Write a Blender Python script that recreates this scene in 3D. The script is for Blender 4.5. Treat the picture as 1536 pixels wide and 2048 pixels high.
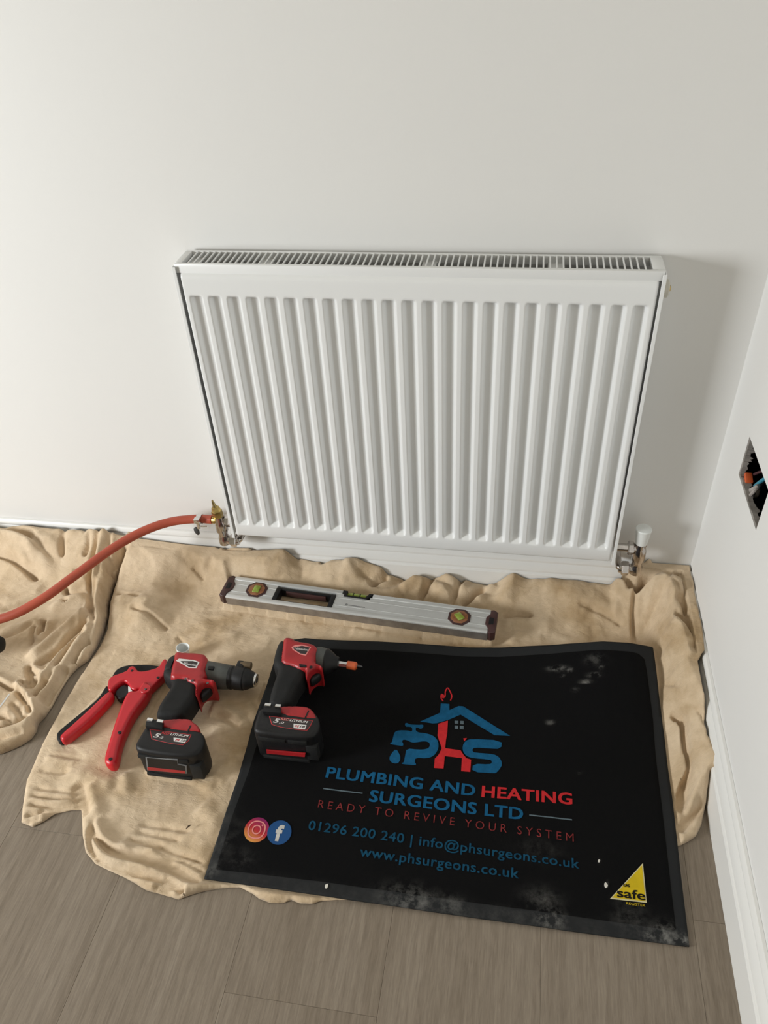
import bpy, bmesh, math, random
import numpy as np
from mathutils import Vector, Matrix

# ------------------------------------------------------------------ scene, camera, light
for o in list(bpy.data.objects):
    bpy.data.objects.remove(o, do_unlink=True)
SC = bpy.context.scene
COL = SC.collection

CAM = np.array([.5836, -1.2865, 1.2621])
YAW, PITCH, ROLL, FPX = .2012, -.6796, -.0635, 1575.0
XR = .966                      # right wall plane (the back wall is y = 0, the floor z = 0)
XL, YN, ZC = -2.2, -3.3, 2.4   # left wall, wall behind the camera, ceiling

_f = np.array([-math.sin(YAW)*math.cos(PITCH), math.cos(YAW)*math.cos(PITCH), math.sin(PITCH)])
_r = np.array([math.cos(YAW), math.sin(YAW), 0.0])
_u = np.cross(_r, _f)
_r, _u = (math.cos(ROLL)*_r + math.sin(ROLL)*_u, -math.sin(ROLL)*_r + math.cos(ROLL)*_u)

def up(q, axis, v):
    """point where the ray through photo pixel q meets the plane  axis = v"""
    d = _f + _r*(q[0]-768)/FPX - _u*(q[1]-1024)/FPX
    return CAM + d*(v-CAM[axis])/d[axis]
def W(q, z=None):
    p = up(q, 2, z if z is not None else q[2])
    return (p[0], p[1])
def WL(qs, z=None):
    return [W(q, z) for q in qs]

cd = bpy.data.cameras.new('camera')
cd.sensor_fit = 'VERTICAL'; cd.sensor_height = 36.0; cd.lens = FPX/2048*36.0
cd.clip_start = .05
cam = bpy.data.objects.new('camera', cd); COL.objects.link(cam)
m = Matrix.Identity(4)
for i in range(3):
    m[i][0], m[i][1], m[i][2], m[i][3] = _r[i], _u[i], -_f[i], CAM[i]
cam.matrix_world = m
SC.camera = cam

SC.view_settings.view_transform = 'Standard'
SC.view_settings.look = 'None'
SC.view_settings.gamma = 1.0
SC.view_settings.use_curve_mapping = False
SC.view_settings.exposure = 0.0

world = bpy.data.worlds.new('world'); SC.world = world
world.use_nodes = True
bg = world.node_tree.nodes['Background']
bg.inputs[0].default_value = (.85, .93, 1.0, 1); bg.inputs[1].default_value = 1.0

# daylight through the window in the left wall (the window itself is built below)
WY0, WY1, WZ0, WZ1 = -2.20, -1.35, .45, 1.50
ld = bpy.data.lights.new('window_daylight', 'AREA'); ld.shape = 'RECTANGLE'
ld.size = .62; ld.size_y = .90; ld.spread = math.radians(140)
ld.energy = 45.0; ld.color = (.955, .985, 1.0)
lo = bpy.data.objects.new('window_daylight', ld); COL.objects.link(lo)
lo.location = (XL-.02, (WY0+WY1)/2, (WZ0+WZ1)/2)
lo.rotation_euler = (Vector((.45, -.1, .10))-lo.location).to_track_quat('-Z', 'Y').to_euler()

# ------------------------------------------------------------------ materials
def mat(name, color, rough=.5, metal=0.0, vary=0.0, vscale=8.0, color2=None, bump=0.0, bscale=200.0,
        spec=.5, coat=0.0, bdist=.001):
    m = bpy.data.materials.new(name); m.use_nodes = True
    nt = m.node_tree; b = nt.nodes['Principled BSDF']
    c = tuple(color)+(1,)
    b.inputs['Base Color'].default_value = c
    b.inputs['Roughness'].default_value = rough
    b.inputs['Metallic'].default_value = metal
    b.inputs['Specular IOR Level'].default_value = spec
    b.inputs['Coat Weight'].default_value = coat
    tc = nt.nodes.new('ShaderNodeTexCoord')
    if vary or color2:
        n = nt.nodes.new('ShaderNodeTexNoise'); n.inputs['Scale'].default_value = vscale
        n.inputs['Detail'].default_value = 6; n.inputs['Roughness'].default_value = .6
        nt.links.new(tc.outputs['Object'], n.inputs['Vector'])
        r = nt.nodes.new('ShaderNodeValToRGB')
        r.color_ramp.elements[0].position = .35; r.color_ramp.elements[1].position = .68
        c2 = color2 if color2 else tuple(x*(1-vary) for x in color)
        r.color_ramp.elements[0].color = tuple(c2)+(1,); r.color_ramp.elements[1].color = c
        nt.links.new(n.outputs['Fac'], r.inputs['Fac']); nt.links.new(r.outputs['Color'], b.inputs['Base Color'])
    if bump:
        n2 = nt.nodes.new('ShaderNodeTexNoise'); n2.inputs['Scale'].default_value = bscale
        n2.inputs['Detail'].default_value = 3
        nt.links.new(tc.outputs['Object'], n2.inputs['Vector'])
        bp = nt.nodes.new('ShaderNodeBump'); bp.inputs['Strength'].default_value = bump
        bp.inputs['Distance'].default_value = bdist
        nt.links.new(n2.outputs['Fac'], bp.inputs['Height']); nt.links.new(bp.outputs['Normal'], b.inputs['Normal'])
    return m

M = {}
M['wall'] = mat('wall_paint', (.80, .79, .765), .6, vary=.015, vscale=2.0, bump=.12, bscale=160)
M['skirting'] = mat('skirting_gloss', (.80, .79, .76), .35, bump=.05, bscale=60)
M['ceiling'] = mat('ceiling_paint', (.80, .75, .63), .8, bump=.05)
M['wall_far'] = mat('taupe_wall_paint', (.74, .69, .58), .7, vary=.03, vscale=2.0, bump=.1, bscale=160)
M['enamel'] = mat('white_enamel', (.82, .825, .815), .28, vary=.01, vscale=5)
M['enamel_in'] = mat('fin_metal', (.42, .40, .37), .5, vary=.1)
M['chrome'] = mat('worn_chrome', (.66, .62, .59), .18, 1.0, vary=.25, vscale=60, bump=.2, bscale=150)
M['steel'] = mat('bright_steel', (.75, .75, .74), .2, 1.0)
M['dark_steel'] = mat('blackened_steel', (.12, .12, .12), .3, 1.0)
M['brass'] = mat('brass', (.62, .46, .17), .28, 1.0, vary=.4, vscale=90)
M['brass_thread'] = mat('brass_thread', (.38, .29, .13), .4, 1.0, vary=.4, vscale=120)
M['white_plastic'] = mat('white_plastic', (.80, .82, .80), .35)
M['plug'] = mat('plug_plastic', (.58, .55, .47), .45)
M['hose'] = mat('hose_rubber', (.47, .085, .045), .5, vary=.18, vscale=14, bump=.1, bscale=90)
M['alu'] = mat('brushed_aluminium', (.70, .71, .70), .42, .45, vary=.06, vscale=30)
M['alu_shade'] = mat('shaded_aluminium', (.42, .39, .36), .42, .75, vary=.3, vscale=40)  # body aluminium darkened: shade on the level's near edge put into the colour
M['maroon'] = mat('maroon_plastic', (.075, .032, .03), .4, vary=.4, vscale=40)
M['amber'] = mat('amber_vial_block', (.36, .15, .07), .25, vary=.4, vscale=120)
M['vial'] = mat('vial_liquid', (.34, .44, .07), .10, coat=.5, vary=.3, vscale=150)
M['vial_line'] = mat('vial_line', (.06, .07, .02), .4)
M['black_plastic'] = mat('black_plastic', (.010, .010, .011), .5, spec=.35, vary=.4, vscale=30, bump=.15, bscale=300)
M['black_rubber'] = mat('black_overmould', (.013, .0135, .0135), .7, spec=.3, vary=.35, vscale=40, bump=.3, bscale=500)
M['gear_grey'] = mat('gear_case', (.10, .105, .10), .5, .3, vary=.25, vscale=50)
M['tool_red'] = mat('tool_red', (.42, .018, .022), .38, vary=.25, vscale=25, bump=.08, bscale=260)
M['cutter_red'] = mat('cutter_red', (.56, .012, .022), .36, vary=.15, vscale=20, bump=.08, bscale=260)
M['print_white'] = mat('print_white', (.72, .70, .68), .5)
M['print_red'] = mat('print_red', (.55, .03, .035), .6)
M['print_dark'] = mat('print_dark', (.03, .02, .02), .5)
M['print_grey'] = mat('print_grey', (.22, .22, .22), .6)
M['stub_brown'] = mat('brown_stub', (.17, .115, .06), .5, vary=.4, vscale=80)
M['rubber_mat'] = None
M['mat_blue'] = mat('mat_blue', (.010, .112, .245), .85, spec=.12, vary=.25, vscale=90, bump=.4, bscale=900)
M['mat_blue_dim'] = mat('mat_blue_worn', (.010, .080, .150), .85, spec=.12, vary=.45, vscale=110)
M['mat_red'] = mat('mat_red', (.62, .03, .035), .85, spec=.12, vary=.2, vscale=90, bump=.4, bscale=900)
M['mat_red_dim'] = mat('mat_red_worn', (.28, .04, .04), .85, spec=.12, vary=.5, vscale=120)
M['mat_line'] = mat('mat_line', (.15, .20, .23), .85, spec=.12, vary=.4, vscale=100)
M['mat_navy'] = mat('mat_navy', (.02, .075, .21), .85, spec=.12)
M['mat_white'] = mat('mat_white', (.62, .60, .56), .85, spec=.12, vary=.2, vscale=120)
M['mat_pink'] = mat('mat_pink', (.72, .26, .24), .85, spec=.12)
M['mat_yellow'] = mat('mat_yellow', (.72, .52, .02), .8, spec=.12, vary=.15, vscale=60)
M['mat_cream'] = mat('mat_cream', (.66, .60, .36), .8, spec=.12)
M['mat_black'] = mat('mat_black_print', (.012, .010, .008), .8, spec=.12)
M['cavity'] = mat('cavity_shade', (.012, .011, .011), .9)  # near-black colour stands in for the unlit inside of the hollow
M['plaster_edge'] = mat('cut_plaster', (.34, .31, .28), .9, vary=.4, vscale=60, bump=.6, bscale=120)
M['wire_grey'] = mat('cable_sheath', (.40, .36, .33), .5)
M['wire_blue'] = mat('blue_core', (.05, .28, .38), .4)
M['wire_brown'] = mat('brown_core', (.09, .04, .045), .4)
M['wire_orange'] = mat('orange_connector', (.65, .12, .035), .4)
M['plaster'] = mat('plaster_flake', (.70, .67, .60), .9)
M['splinter'] = mat('dark_wood', (.07, .04, .02), .8)

# --- timber floor plank
def floor_material():
    m = bpy.data.materials.new('grey_oak_plank'); m.use_nodes = True
    nt = m.node_tree; b = nt.nodes['Principled BSDF']; L = nt.links.new
    tc = nt.nodes.new('ShaderNodeTexCoord'); oi = nt.nodes.new('ShaderNodeObjectInfo')
    add = nt.nodes.new('ShaderNodeVectorMath'); add.operation = 'ADD'
    comb = nt.nodes.new('ShaderNodeCombineXYZ')
    mul = nt.nodes.new('ShaderNodeMath'); mul.operation = 'MULTIPLY'; mul.inputs[1].default_value = 37.0
    L(oi.outputs['Random'], mul.inputs[0])
    L(mul.outputs[0], comb.inputs[0]); L(mul.outputs[0], comb.inputs[1])
    L(tc.outputs['Object'], add.inputs[0]); L(comb.outputs[0], add.inputs[1])
    def stretched(sx, sy, detail, dist=0):
        mp = nt.nodes.new('ShaderNodeMapping'); mp.inputs['Scale'].default_value = (sx, sy, 1)
        L(add.outputs[0], mp.inputs['Vector'])
        n = nt.nodes.new('ShaderNodeTexNoise'); n.inputs['Scale'].default_value = 1
        n.inputs['Detail'].default_value = detail; n.inputs['Roughness'].default_value = .62
        n.inputs['Distortion'].default_value = dist
        L(mp.outputs[0], n.inputs['Vector']); return n
    n1 = stretched(14, 1.6, 4, .6)          # broad tone
    n2 = stretched(330, 26, 6, .5)           # fine pores
    # cathedral figure: rings of a tilted, distorted distance field
    mp = nt.nodes.new('ShaderNodeMapping'); mp.inputs['Scale'].default_value = (11, 1.5, 1)
    L(add.outputs[0], mp.inputs['Vector'])
    wv = nt.nodes.new('ShaderNodeTexWave'); wv.wave_type = 'BANDS'; wv.bands_direction = 'X'
    wv.inputs['Scale'].default_value = 1.5; wv.inputs['Distortion'].default_value = 9
    wv.inputs['Detail'].default_value = 2.5; wv.inputs['Detail Scale'].default_value = .9
    L(mp.outputs[0], wv.inputs['Vector'])
    def ramp(src, a, bb, p0, p1):
        r = nt.nodes.new('ShaderNodeValToRGB')
        r.color_ramp.elements[0].position = p0; r.color_ramp.elements[1].position = p1
        r.color_ramp.elements[0].color = a+(1,); r.color_ramp.elements[1].color = bb+(1,)
        L(src, r.inputs['Fac']); return r
    r1 = ramp(n1.outputs['Fac'], (.232, .188, .142), (.292, .243, .190), .3, .7)
    r2 = ramp(n2.outputs['Fac'], (.78, .765, .75), (1.09, 1.09, 1.085), .30, .68)
    r3 = ramp(wv.outputs['Fac'], (.93, .92, .915), (1.02, 1.02, 1.02), .10, .6)
    mx = nt.nodes.new('ShaderNodeMix'); mx.data_type = 'RGBA'; mx.blend_type = 'MULTIPLY'; mx.inputs[0].default_value = 1
    L(r1.outputs[0], mx.inputs[6]); L(r2.outputs[0], mx.inputs[7])
    mx2 = nt.nodes.new('ShaderNodeMix'); mx2.data_type = 'RGBA'; mx2.blend_type = 'MULTIPLY'; mx2.inputs[0].default_value = 1
    L(mx.outputs[2], mx2.inputs[6]); L(r3.outputs[0], mx2.inputs[7])
    L(mx2.outputs[2], b.inputs['Base Color'])
    b.inputs['Roughness'].default_value = .55; b.inputs['Specular IOR Level'].default_value = .3
    bp = nt.nodes.new('ShaderNodeBump'); bp.inputs['Strength'].default_value = .25; bp.inputs['Distance'].default_value = .001
    L(n2.outputs['Fac'], bp.inputs['Height']); L(bp.outputs['Normal'], b.inputs['Normal'])
    return m
M['plank'] = floor_material()
M['subfloor'] = mat('subfloor', (.07, .06, .05), .9)

# --- cotton dust sheet: stains with a shape of their own, fine weave
def cloth_material():
    m = bpy.data.materials.new('cotton_twill'); m.use_nodes = True
    nt = m.node_tree; b = nt.nodes['Principled BSDF']; L = nt.links.new
    tc = nt.nodes.new('ShaderNodeTexCoord')
    def noise(scale, detail, rough=.6, dist=0.0, sc=(1, 1, 1)):
        mp = nt.nodes.new('ShaderNodeMapping'); mp.inputs['Scale'].default_value = sc
        L(tc.outputs['Object'], mp.inputs['Vector'])
        n = nt.nodes.new('ShaderNodeTexNoise'); n.inputs['Scale'].default_value = scale
        n.inputs['Detail'].default_value = detail; n.inputs['Roughness'].default_value = rough
        n.inputs['Distortion'].default_value = dist
        L(mp.outputs[0], n.inputs['Vector']); return n
    big = noise(7, 5, .55, .4); mid = noise(38, 5, .65); fine = noise(420, 3, .7, 0, (1, 1.6, 1))
    r = nt.nodes.new('ShaderNodeValToRGB'); e = r.color_ramp.elements
    e[0].position = .30; e[0].color = (.46, .325, .185, 1)
    e[1].position = .66; e[1].color = (.695, .555, .395, 1)
    x = e.new(.47); x.color = (.64, .495, .335, 1)
    L(big.outputs['Fac'], r.inputs['Fac'])
    r2 = nt.nodes.new('ShaderNodeValToRGB'); e = r2.color_ramp.elements
    e[0].position = .3; e[0].color = (.88, .86, .83, 1); e[1].position = .7; e[1].color = (1.06, 1.06, 1.06, 1)
    L(mid.outputs['Fac'], r2.inputs['Fac'])
    mx = nt.nodes.new('ShaderNodeMix'); mx.data_type = 'RGBA'; mx.blend_type = 'MULTIPLY'; mx.inputs[0].default_value = 1
    L(r.outputs[0], mx.inputs[6]); L(r2.outputs[0], mx.inputs[7]); L(mx.outputs[2], b.inputs['Base Color'])
    b.inputs['Roughness'].default_value = .95; b.inputs['Specular IOR Level'].default_value = .08
    b.inputs['Sheen Weight'].default_value = .15
    bp = nt.nodes.new('ShaderNodeBump'); bp.inputs['Strength'].default_value = .35; bp.inputs['Distance'].default_value = .0012
    L(fine.outputs['Fac'], bp.inputs['Height'])
    bp2 = nt.nodes.new('ShaderNodeBump'); bp2.inputs['Strength'].default_value = .35; bp2.inputs['Distance'].default_value = .006
    mid2 = noise(46, 4, .6, .8, (1, 2.2, 1))
    L(mid2.outputs['Fac'], bp2.inputs['Height']); L(bp.outputs['Normal'], bp2.inputs['Normal'])
    L(bp2.outputs['Normal'], b.inputs['Normal'])
    return m
M['cloth'] = cloth_material()

# --- black door mat: plaster dust is a per-vertex mask
def dusty_material(name, base, rough, bump, bscale):
    m = bpy.data.materials.new(name); m.use_nodes = True
    nt = m.node_tree; b = nt.nodes['Principled BSDF']; L = nt.links.new
    at = nt.nodes.new('ShaderNodeAttribute'); at.attribute_name = 'dust'
    tc = nt.nodes.new('ShaderNodeTexCoord')
    n = nt.nodes.new('ShaderNodeTexNoise'); n.inputs['Scale'].default_value = 55; n.inputs['Detail'].default_value = 7
    n.inputs['Roughness'].default_value = .7
    L(tc.outputs['Object'], n.inputs['Vector'])
    r = nt.nodes.new('ShaderNodeMapRange'); r.inputs[1].default_value = .42; r.inputs[2].default_value = .80
    L(n.outputs['Fac'], r.inputs[0])
    mu = nt.nodes.new('ShaderNodeMath'); mu.operation = 'MULTIPLY'; mu.use_clamp = True
    L(at.outputs['Fac'], mu.inputs[0]); L(r.outputs[0], mu.inputs[1])
    mx = nt.nodes.new('ShaderNodeMix'); mx.data_type = 'RGBA'
    mx.inputs[6].default_value = base+(1,); mx.inputs[7].default_value = (.42, .41, .38, 1)
    L(mu.outputs[0], mx.inputs[0]); L(mx.outputs[2], b.inputs['Base Color'])
    b.inputs['Roughness'].default_value = rough; b.inputs['Specular IOR Level'].default_value = .12
    n2 = nt.nodes.new('ShaderNodeTexNoise'); n2.inputs['Scale'].default_value = bscale; n2.inputs['Detail'].default_value = 3
    L(tc.outputs['Object'], n2.inputs['Vector'])
    bp = nt.nodes.new('ShaderNodeBump'); bp.inputs['Strength'].default_value = bump; bp.inputs['Distance'].default_value = .001
    L(n2.outputs['Fac'], bp.inputs['Height']); L(bp.outputs['Normal'], b.inputs['Normal'])
    return m
M['rubber_mat'] = dusty_material('rubber_border', (.021, .022, .023), .7, .2, 200)
M['pile'] = dusty_material('nylon_pile', (.0042, .0042, .0045), .95, .6, 900)

# ------------------------------------------------------------------ builders
WORLD = {}
def wloc(o):
    return WORLD.get(o, np.zeros(3))
def link(o, parent=None, loc=None):
    COL.objects.link(o)
    if parent is not None:
        o.parent = parent; WORLD[o] = wloc(parent)
    else:
        WORLD[o] = np.array(loc if loc is not None else (0, 0, 0), float)
        o.location = WORLD[o]
    return o
def tag(o, label=None, cat=None, group=None, kind=None):
    if label: o['label'] = label
    if cat: o['category'] = cat
    if group: o['group'] = group
    if kind: o['kind'] = kind
    return o
def thing(name, loc, label, cat, group=None):
    return tag(link(bpy.data.objects.new(name, None), None, loc), label, cat, group)

class G:
    """collects world-space geometry for one mesh"""
    def __init__(self): self.v = []; self.f = []
    def add(self, v, f):
        n = len(self.v); self.v += [tuple(map(float, p)) for p in v]; self.f += [tuple(i+n for i in q) for q in f]; return self
    def box(self, a, b, M4=None):
        v = [(x, y, z) for z in (a[2], b[2]) for y in (a[1], b[1]) for x in (a[0], b[0])]
        if M4 is not None: v = [M4 @ Vector(p) for p in v]
        return self.add(v, [(0,2,3,1), (4,5,7,6), (0,1,5,4), (2,6,7,3), (0,4,6,2), (1,3,7,5)])
    def bbox(self, a, b, r=.002, M4=None, seg=2):
        bm = bmesh.new()
        v = [bm.verts.new((x, y, z)) for z in (a[2], b[2]) for y in (a[1], b[1]) for x in (a[0], b[0])]
        for q in [(0,2,3,1), (4,5,7,6), (0,1,5,4), (2,6,7,3), (0,4,6,2), (1,3,7,5)]: bm.faces.new([v[i] for i in q])
        bmesh.ops.bevel(bm, geom=list(bm.edges), offset=r, segments=seg, affect='EDGES', profile=.5)
        bm.verts.index_update()
        vv = [p.co.copy() for p in bm.verts]
        if M4 is not None: vv = [M4 @ p for p in vv]
        ff = [[p.index for p in f.verts] for f in bm.faces]
        bm.free(); return self.add(vv, ff)
    def lathe(self, A, d, prof, n=24, caps=True):
        A = np.array(A, float); d = np.array(d, float); d /= np.linalg.norm(d)
        a = np.cross(d, (0, 0, 1.0)); 
        if np.linalg.norm(a) < .1: a = np.cross(d, (0, 1.0, 0))
        a /= np.linalg.norm(a); b = np.cross(d, a)
        v = []; f = []
        for t, r in prof:
            for k in range(n):
                w = 2*math.pi*k/n; v.append(A + d*t + (a*math.cos(w)+b*math.sin(w))*r)
        for i in range(len(prof)-1):
            for k in range(n):
                k2 = (k+1) % n; f.append((i*n+k, i*n+k2, (i+1)*n+k2, (i+1)*n+k))
        if caps:
            f.append(tuple(range(n))[::-1]); f.append(tuple((len(prof)-1)*n+k for k in range(n)))
        return self.add(v, f)
    def tube(self, pts, r, n=12, caps=True):
        pts = [np.array(p, float) for p in pts]; v = []; f = []
        rr = r if hasattr(r, '__len__') else [r]*len(pts)
        t0 = pts[1]-pts[0]; a = np.cross(t0, (0, 0, 1.0))
        if np.linalg.norm(a) < 1e-6: a = np.cross(t0, (0, 1.0, 0))
        for i, p in enumerate(pts):
            t = (pts[min(i+1, len(pts)-1)]-pts[max(i-1, 0)]); t /= np.linalg.norm(t)
            a = a - t*(a@t); a /= np.linalg.norm(a); b = np.cross(t, a)
            for k in range(n):
                w = 2*math.pi*k/n; v.append(p+(a*math.cos(w)+b*math.sin(w))*rr[i])
        for i in range(len(pts)-1):
            for k in range(n):
                k2 = (k+1) % n; f.append((i*n+k, i*n+k2, (i+1)*n+k2, (i+1)*n+k))
        if caps:
            f.append(tuple(range(n))[::-1]); f.append(tuple((len(pts)-1)*n+k for k in range(n)))
        return self.add(v, f)
    def pillow(self, poly, z0, z1, r=.003, steps=3, M4=None):
        P = np.array(poly, float)
        if area2(P) < 0: P = P[::-1]
        N = offset_normals(P); n = len(P)
        lv = []
        for k in range(steps+1):
            w = math.pi/2*k/steps; lv.append((r*(1-math.sin(w)), z0+r*(1-math.cos(w))))
        lv += [(i, z1-(z-z0)) for i, z in lv[::-1]]
        v = []; f = []
        for ins, z in lv:
            for p, q in zip(P, N): v.append((p[0]-q[0]*ins, p[1]-q[1]*ins, z))
        if M4 is not None: v = [M4 @ Vector(p) for p in v]
        for i in range(len(lv)-1):
            for k in range(n):
                k2 = (k+1) % n; f.append((i*n+k, i*n+k2, (i+1)*n+k2, (i+1)*n+k))
        f.append(tuple(range(n))[::-1]); f.append(tuple((len(lv)-1)*n+k for k in range(n)))
        return self.add(v, f)
    def dome(self, poly, z0, z1, r=.004, cell=.0016):
        def zf(x, y, d):
            t = np.clip(d/r, 0, 1); return r*np.sqrt(np.clip(1-(1-t)**2, 0, 1))
        p = patch(poly, zf, cell); n = len(p.v)
        top = [(x, y, z1-r+k) for x, y, k in p.v]; bot = [(x, y, z0+r-k) for x, y, k in p.v]
        f = list(p.f)+[tuple(i+n for i in q[::-1]) for q in p.f]
        ed = {}
        for q in p.f:
            for a, b in zip(q, q[1:]+q[:1]): ed[(a, b)] = 1
        for a, b in ed:
            if (b, a) not in ed: f.append((b, a, a+n, b+n))
        return self.add(top+bot, f)
    def build(self, name, material, parent=None, loc=None, angle=35, smooth=True):
        off = wloc(parent) if parent is not None else np.array(loc if loc is not None else (0, 0, 0), float)
        me = bpy.data.meshes.new(name)
        me.from_pydata([(p[0]-off[0], p[1]-off[1], p[2]-off[2]) for p in self.v], [], self.f)
        me.validate(); me.update()
        if smooth:
            me.shade_smooth()
            if angle is not None: me.set_sharp_from_angle(angle=math.radians(angle))
        me.materials.append(material)
        o = bpy.data.objects.new(name, me)
        return link(o, parent, off)

def area2(P):
    x, y = P[:, 0], P[:, 1]; return float(np.sum(x*np.roll(y, -1)-np.roll(x, -1)*y))
def offset_normals(P):
    e = np.roll(P, -1, 0)-P; e /= np.maximum(np.linalg.norm(e, axis=1), 1e-9)[:, None]
    n = np.stack([e[:, 1], -e[:, 0]], 1); q = n+np.roll(n, 1, 0)
    l = np.linalg.norm(q, axis=1); q /= np.maximum(l, 1e-6)[:, None]
    return q*np.minimum(2/np.maximum(l, .9), 1.6)[:, None]
def chaikin(P, it=2, closed=True):
    P = np.array(P, float)
    for _ in range(it):
        Q = np.roll(P, -1, 0)
        if closed: P = np.stack([.75*P+.25*Q, .25*P+.75*Q], 1).reshape(-1, P.shape[1])
        else:
            a, b = P[:-1], P[1:]; mid = np.stack([.75*a+.25*b, .25*a+.75*b], 1).reshape(-1, P.shape[1])
            P = np.vstack([P[:1], mid, P[-1:]])
    return P
def spline(pts, n=8):
    P = np.array(pts, float); P = np.vstack([2*P[0]-P[1], P, 2*P[-1]-P[-2]]); out = []
    for i in range(1, len(P)-2):
        for k in range(n):
            t = k/n; a, b, c, d = P[i-1:i+3]
            out.append(.5*((2*b)+(c-a)*t+(2*a-5*b+4*c-d)*t*t+(3*b-a-3*c+d)*t**3))
    out.append(P[-2]); return np.array(out)

# numpy value noise
_rng = np.random.RandomState(11); _tab = _rng.rand(256, 256)
def vnoise(x, y):
    xi = np.floor(x).astype(int); yi = np.floor(y).astype(int); fx = x-xi; fy = y-yi
    fx = fx*fx*fx*(fx*(fx*6-15)+10); fy = fy*fy*fy*(fy*(fy*6-15)+10)
    g = lambda a, b: _tab[a % 256, b % 256]
    return ((g(xi, yi)*(1-fx)+g(xi+1, yi)*fx)*(1-fy)+(g(xi, yi+1)*(1-fx)+g(xi+1, yi+1)*fx)*fy)*2-1
def fbm(x, y, o=4):
    s = 0; a = 1; t = 0
    for i in range(o): s = s+a*vnoise(x*2**i+17*i, y*2**i+31*i); t += a; a *= .5
    return s/t
def sm(a, b, x):
    t = np.clip((x-a)/(b-a), 0, 1); return t*t*(3-2*t)

def seg_dist(x, y, pts, closed=False):
    """distance, signed side, and normalised arclength of the nearest point on a polyline"""
    P = np.array(pts, float); Q = np.vstack([P, P[:1]]) if closed else P
    L = np.concatenate([[0], np.cumsum(np.linalg.norm(np.diff(Q, axis=0), axis=1))])
    best = np.full(x.shape, 1e9); side = np.zeros(x.shape); tt = np.zeros(x.shape)
    cx = np.zeros(x.shape); cy = np.zeros(x.shape)
    for i in range(len(Q)-1):
        a, b = Q[i], Q[i+1]; d = b-a; l2 = max(d@d, 1e-12)
        t = np.clip(((x-a[0])*d[0]+(y-a[1])*d[1])/l2, 0, 1)
        px, py = a[0]+t*d[0], a[1]+t*d[1]; r = np.hypot(x-px, y-py); k = r < best
        best = np.where(k, r, best); cx = np.where(k, px, cx); cy = np.where(k, py, cy)
        side = np.where(k, np.sign(d[0]*(y-a[1])-d[1]*(x-a[0])), side)
        tt = np.where(k, (L[i]+t*math.sqrt(l2))/L[-1], tt)
    return best, side, tt, cx, cy
def inside(x, y, pts):
    P = np.array(pts, float); r = np.zeros(x.shape, bool); n = len(P)
    for i in range(n):
        a, b = P[i], P[(i+1) % n]
        if a[1] == b[1]: continue
        c = ((a[1] > y) != (b[1] > y)) & (x < (b[0]-a[0])*(y-a[1])/(b[1]-a[1])+a[0]); r ^= c
    return r
def patch(poly, zf, cell):
    """regular grid clipped to a plan outline, its rim snapped to that outline"""
    P = np.array(poly, float); lo = P.min(0)-cell*2; hi = P.max(0)+cell*2
    nx = int((hi[0]-lo[0])/cell)+1; ny = int((hi[1]-lo[1])/cell)+1
    X, Y = np.meshgrid(lo[0]+np.arange(nx)*cell, lo[1]+np.arange(ny)*cell)
    d, _, _, cx, cy = seg_dist(X, Y, P, True); ins = inside(X, Y, P)
    snap = ((~ins) & (d < cell*.75)) | (ins & (d < cell*.4))
    X = np.where(snap, cx, X); Y = np.where(snap, cy, Y); ok = ins | snap
    dd = np.where(ins & ~snap, d, 0)
    Z = zf(X, Y, dd)
    idx = -np.ones(X.shape, int)
    A, B, Cc, D = ok[:-1, :-1], ok[:-1, 1:], ok[1:, 1:], ok[1:, :-1]
    cnt = A.astype(int)+B+Cc+D; tri = cnt == 3
    q = A & B & Cc & D
    core = ins & ~snap
    anyc = (core[:-1, :-1] | core[1:, :-1] | core[:-1, 1:] | core[1:, 1:]); q &= anyc; tri &= anyc
    use = np.zeros(X.shape, bool)
    for a in (slice(None, -1), slice(1, None)):
        for b in (slice(None, -1), slice(1, None)): use[a, b] |= q
    for sl, mk in (((slice(None, -1), slice(None, -1)), A), ((slice(None, -1), slice(1, None)), B), ((slice(1, None), slice(1, None)), Cc), ((slice(1, None), slice(None, -1)), D)):
        use[sl] |= tri & mk
    idx[use] = np.arange(use.sum())
    V = np.stack([X[use], Y[use], Z[use]], 1)
    F = np.stack([idx[:-1, :-1][q], idx[:-1, 1:][q], idx[1:, 1:][q], idx[1:, :-1][q]], 1)
    g = G(); g.v = [tuple(p) for p in V]; g.f = [tuple(int(i) for i in f) for f in F]
    for j, i in zip(*np.nonzero(tri)):
        c4 = [(j, i), (j, i+1), (j+1, i+1), (j+1, i)]; g.f.append(tuple(int(idx[c]) for c in c4 if ok[c]))
    return g
def solidify(o, t, off=-1):
    md = o.modifiers.new('thickness', 'SOLIDIFY'); md.thickness = t; md.offset = off; return o

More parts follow.
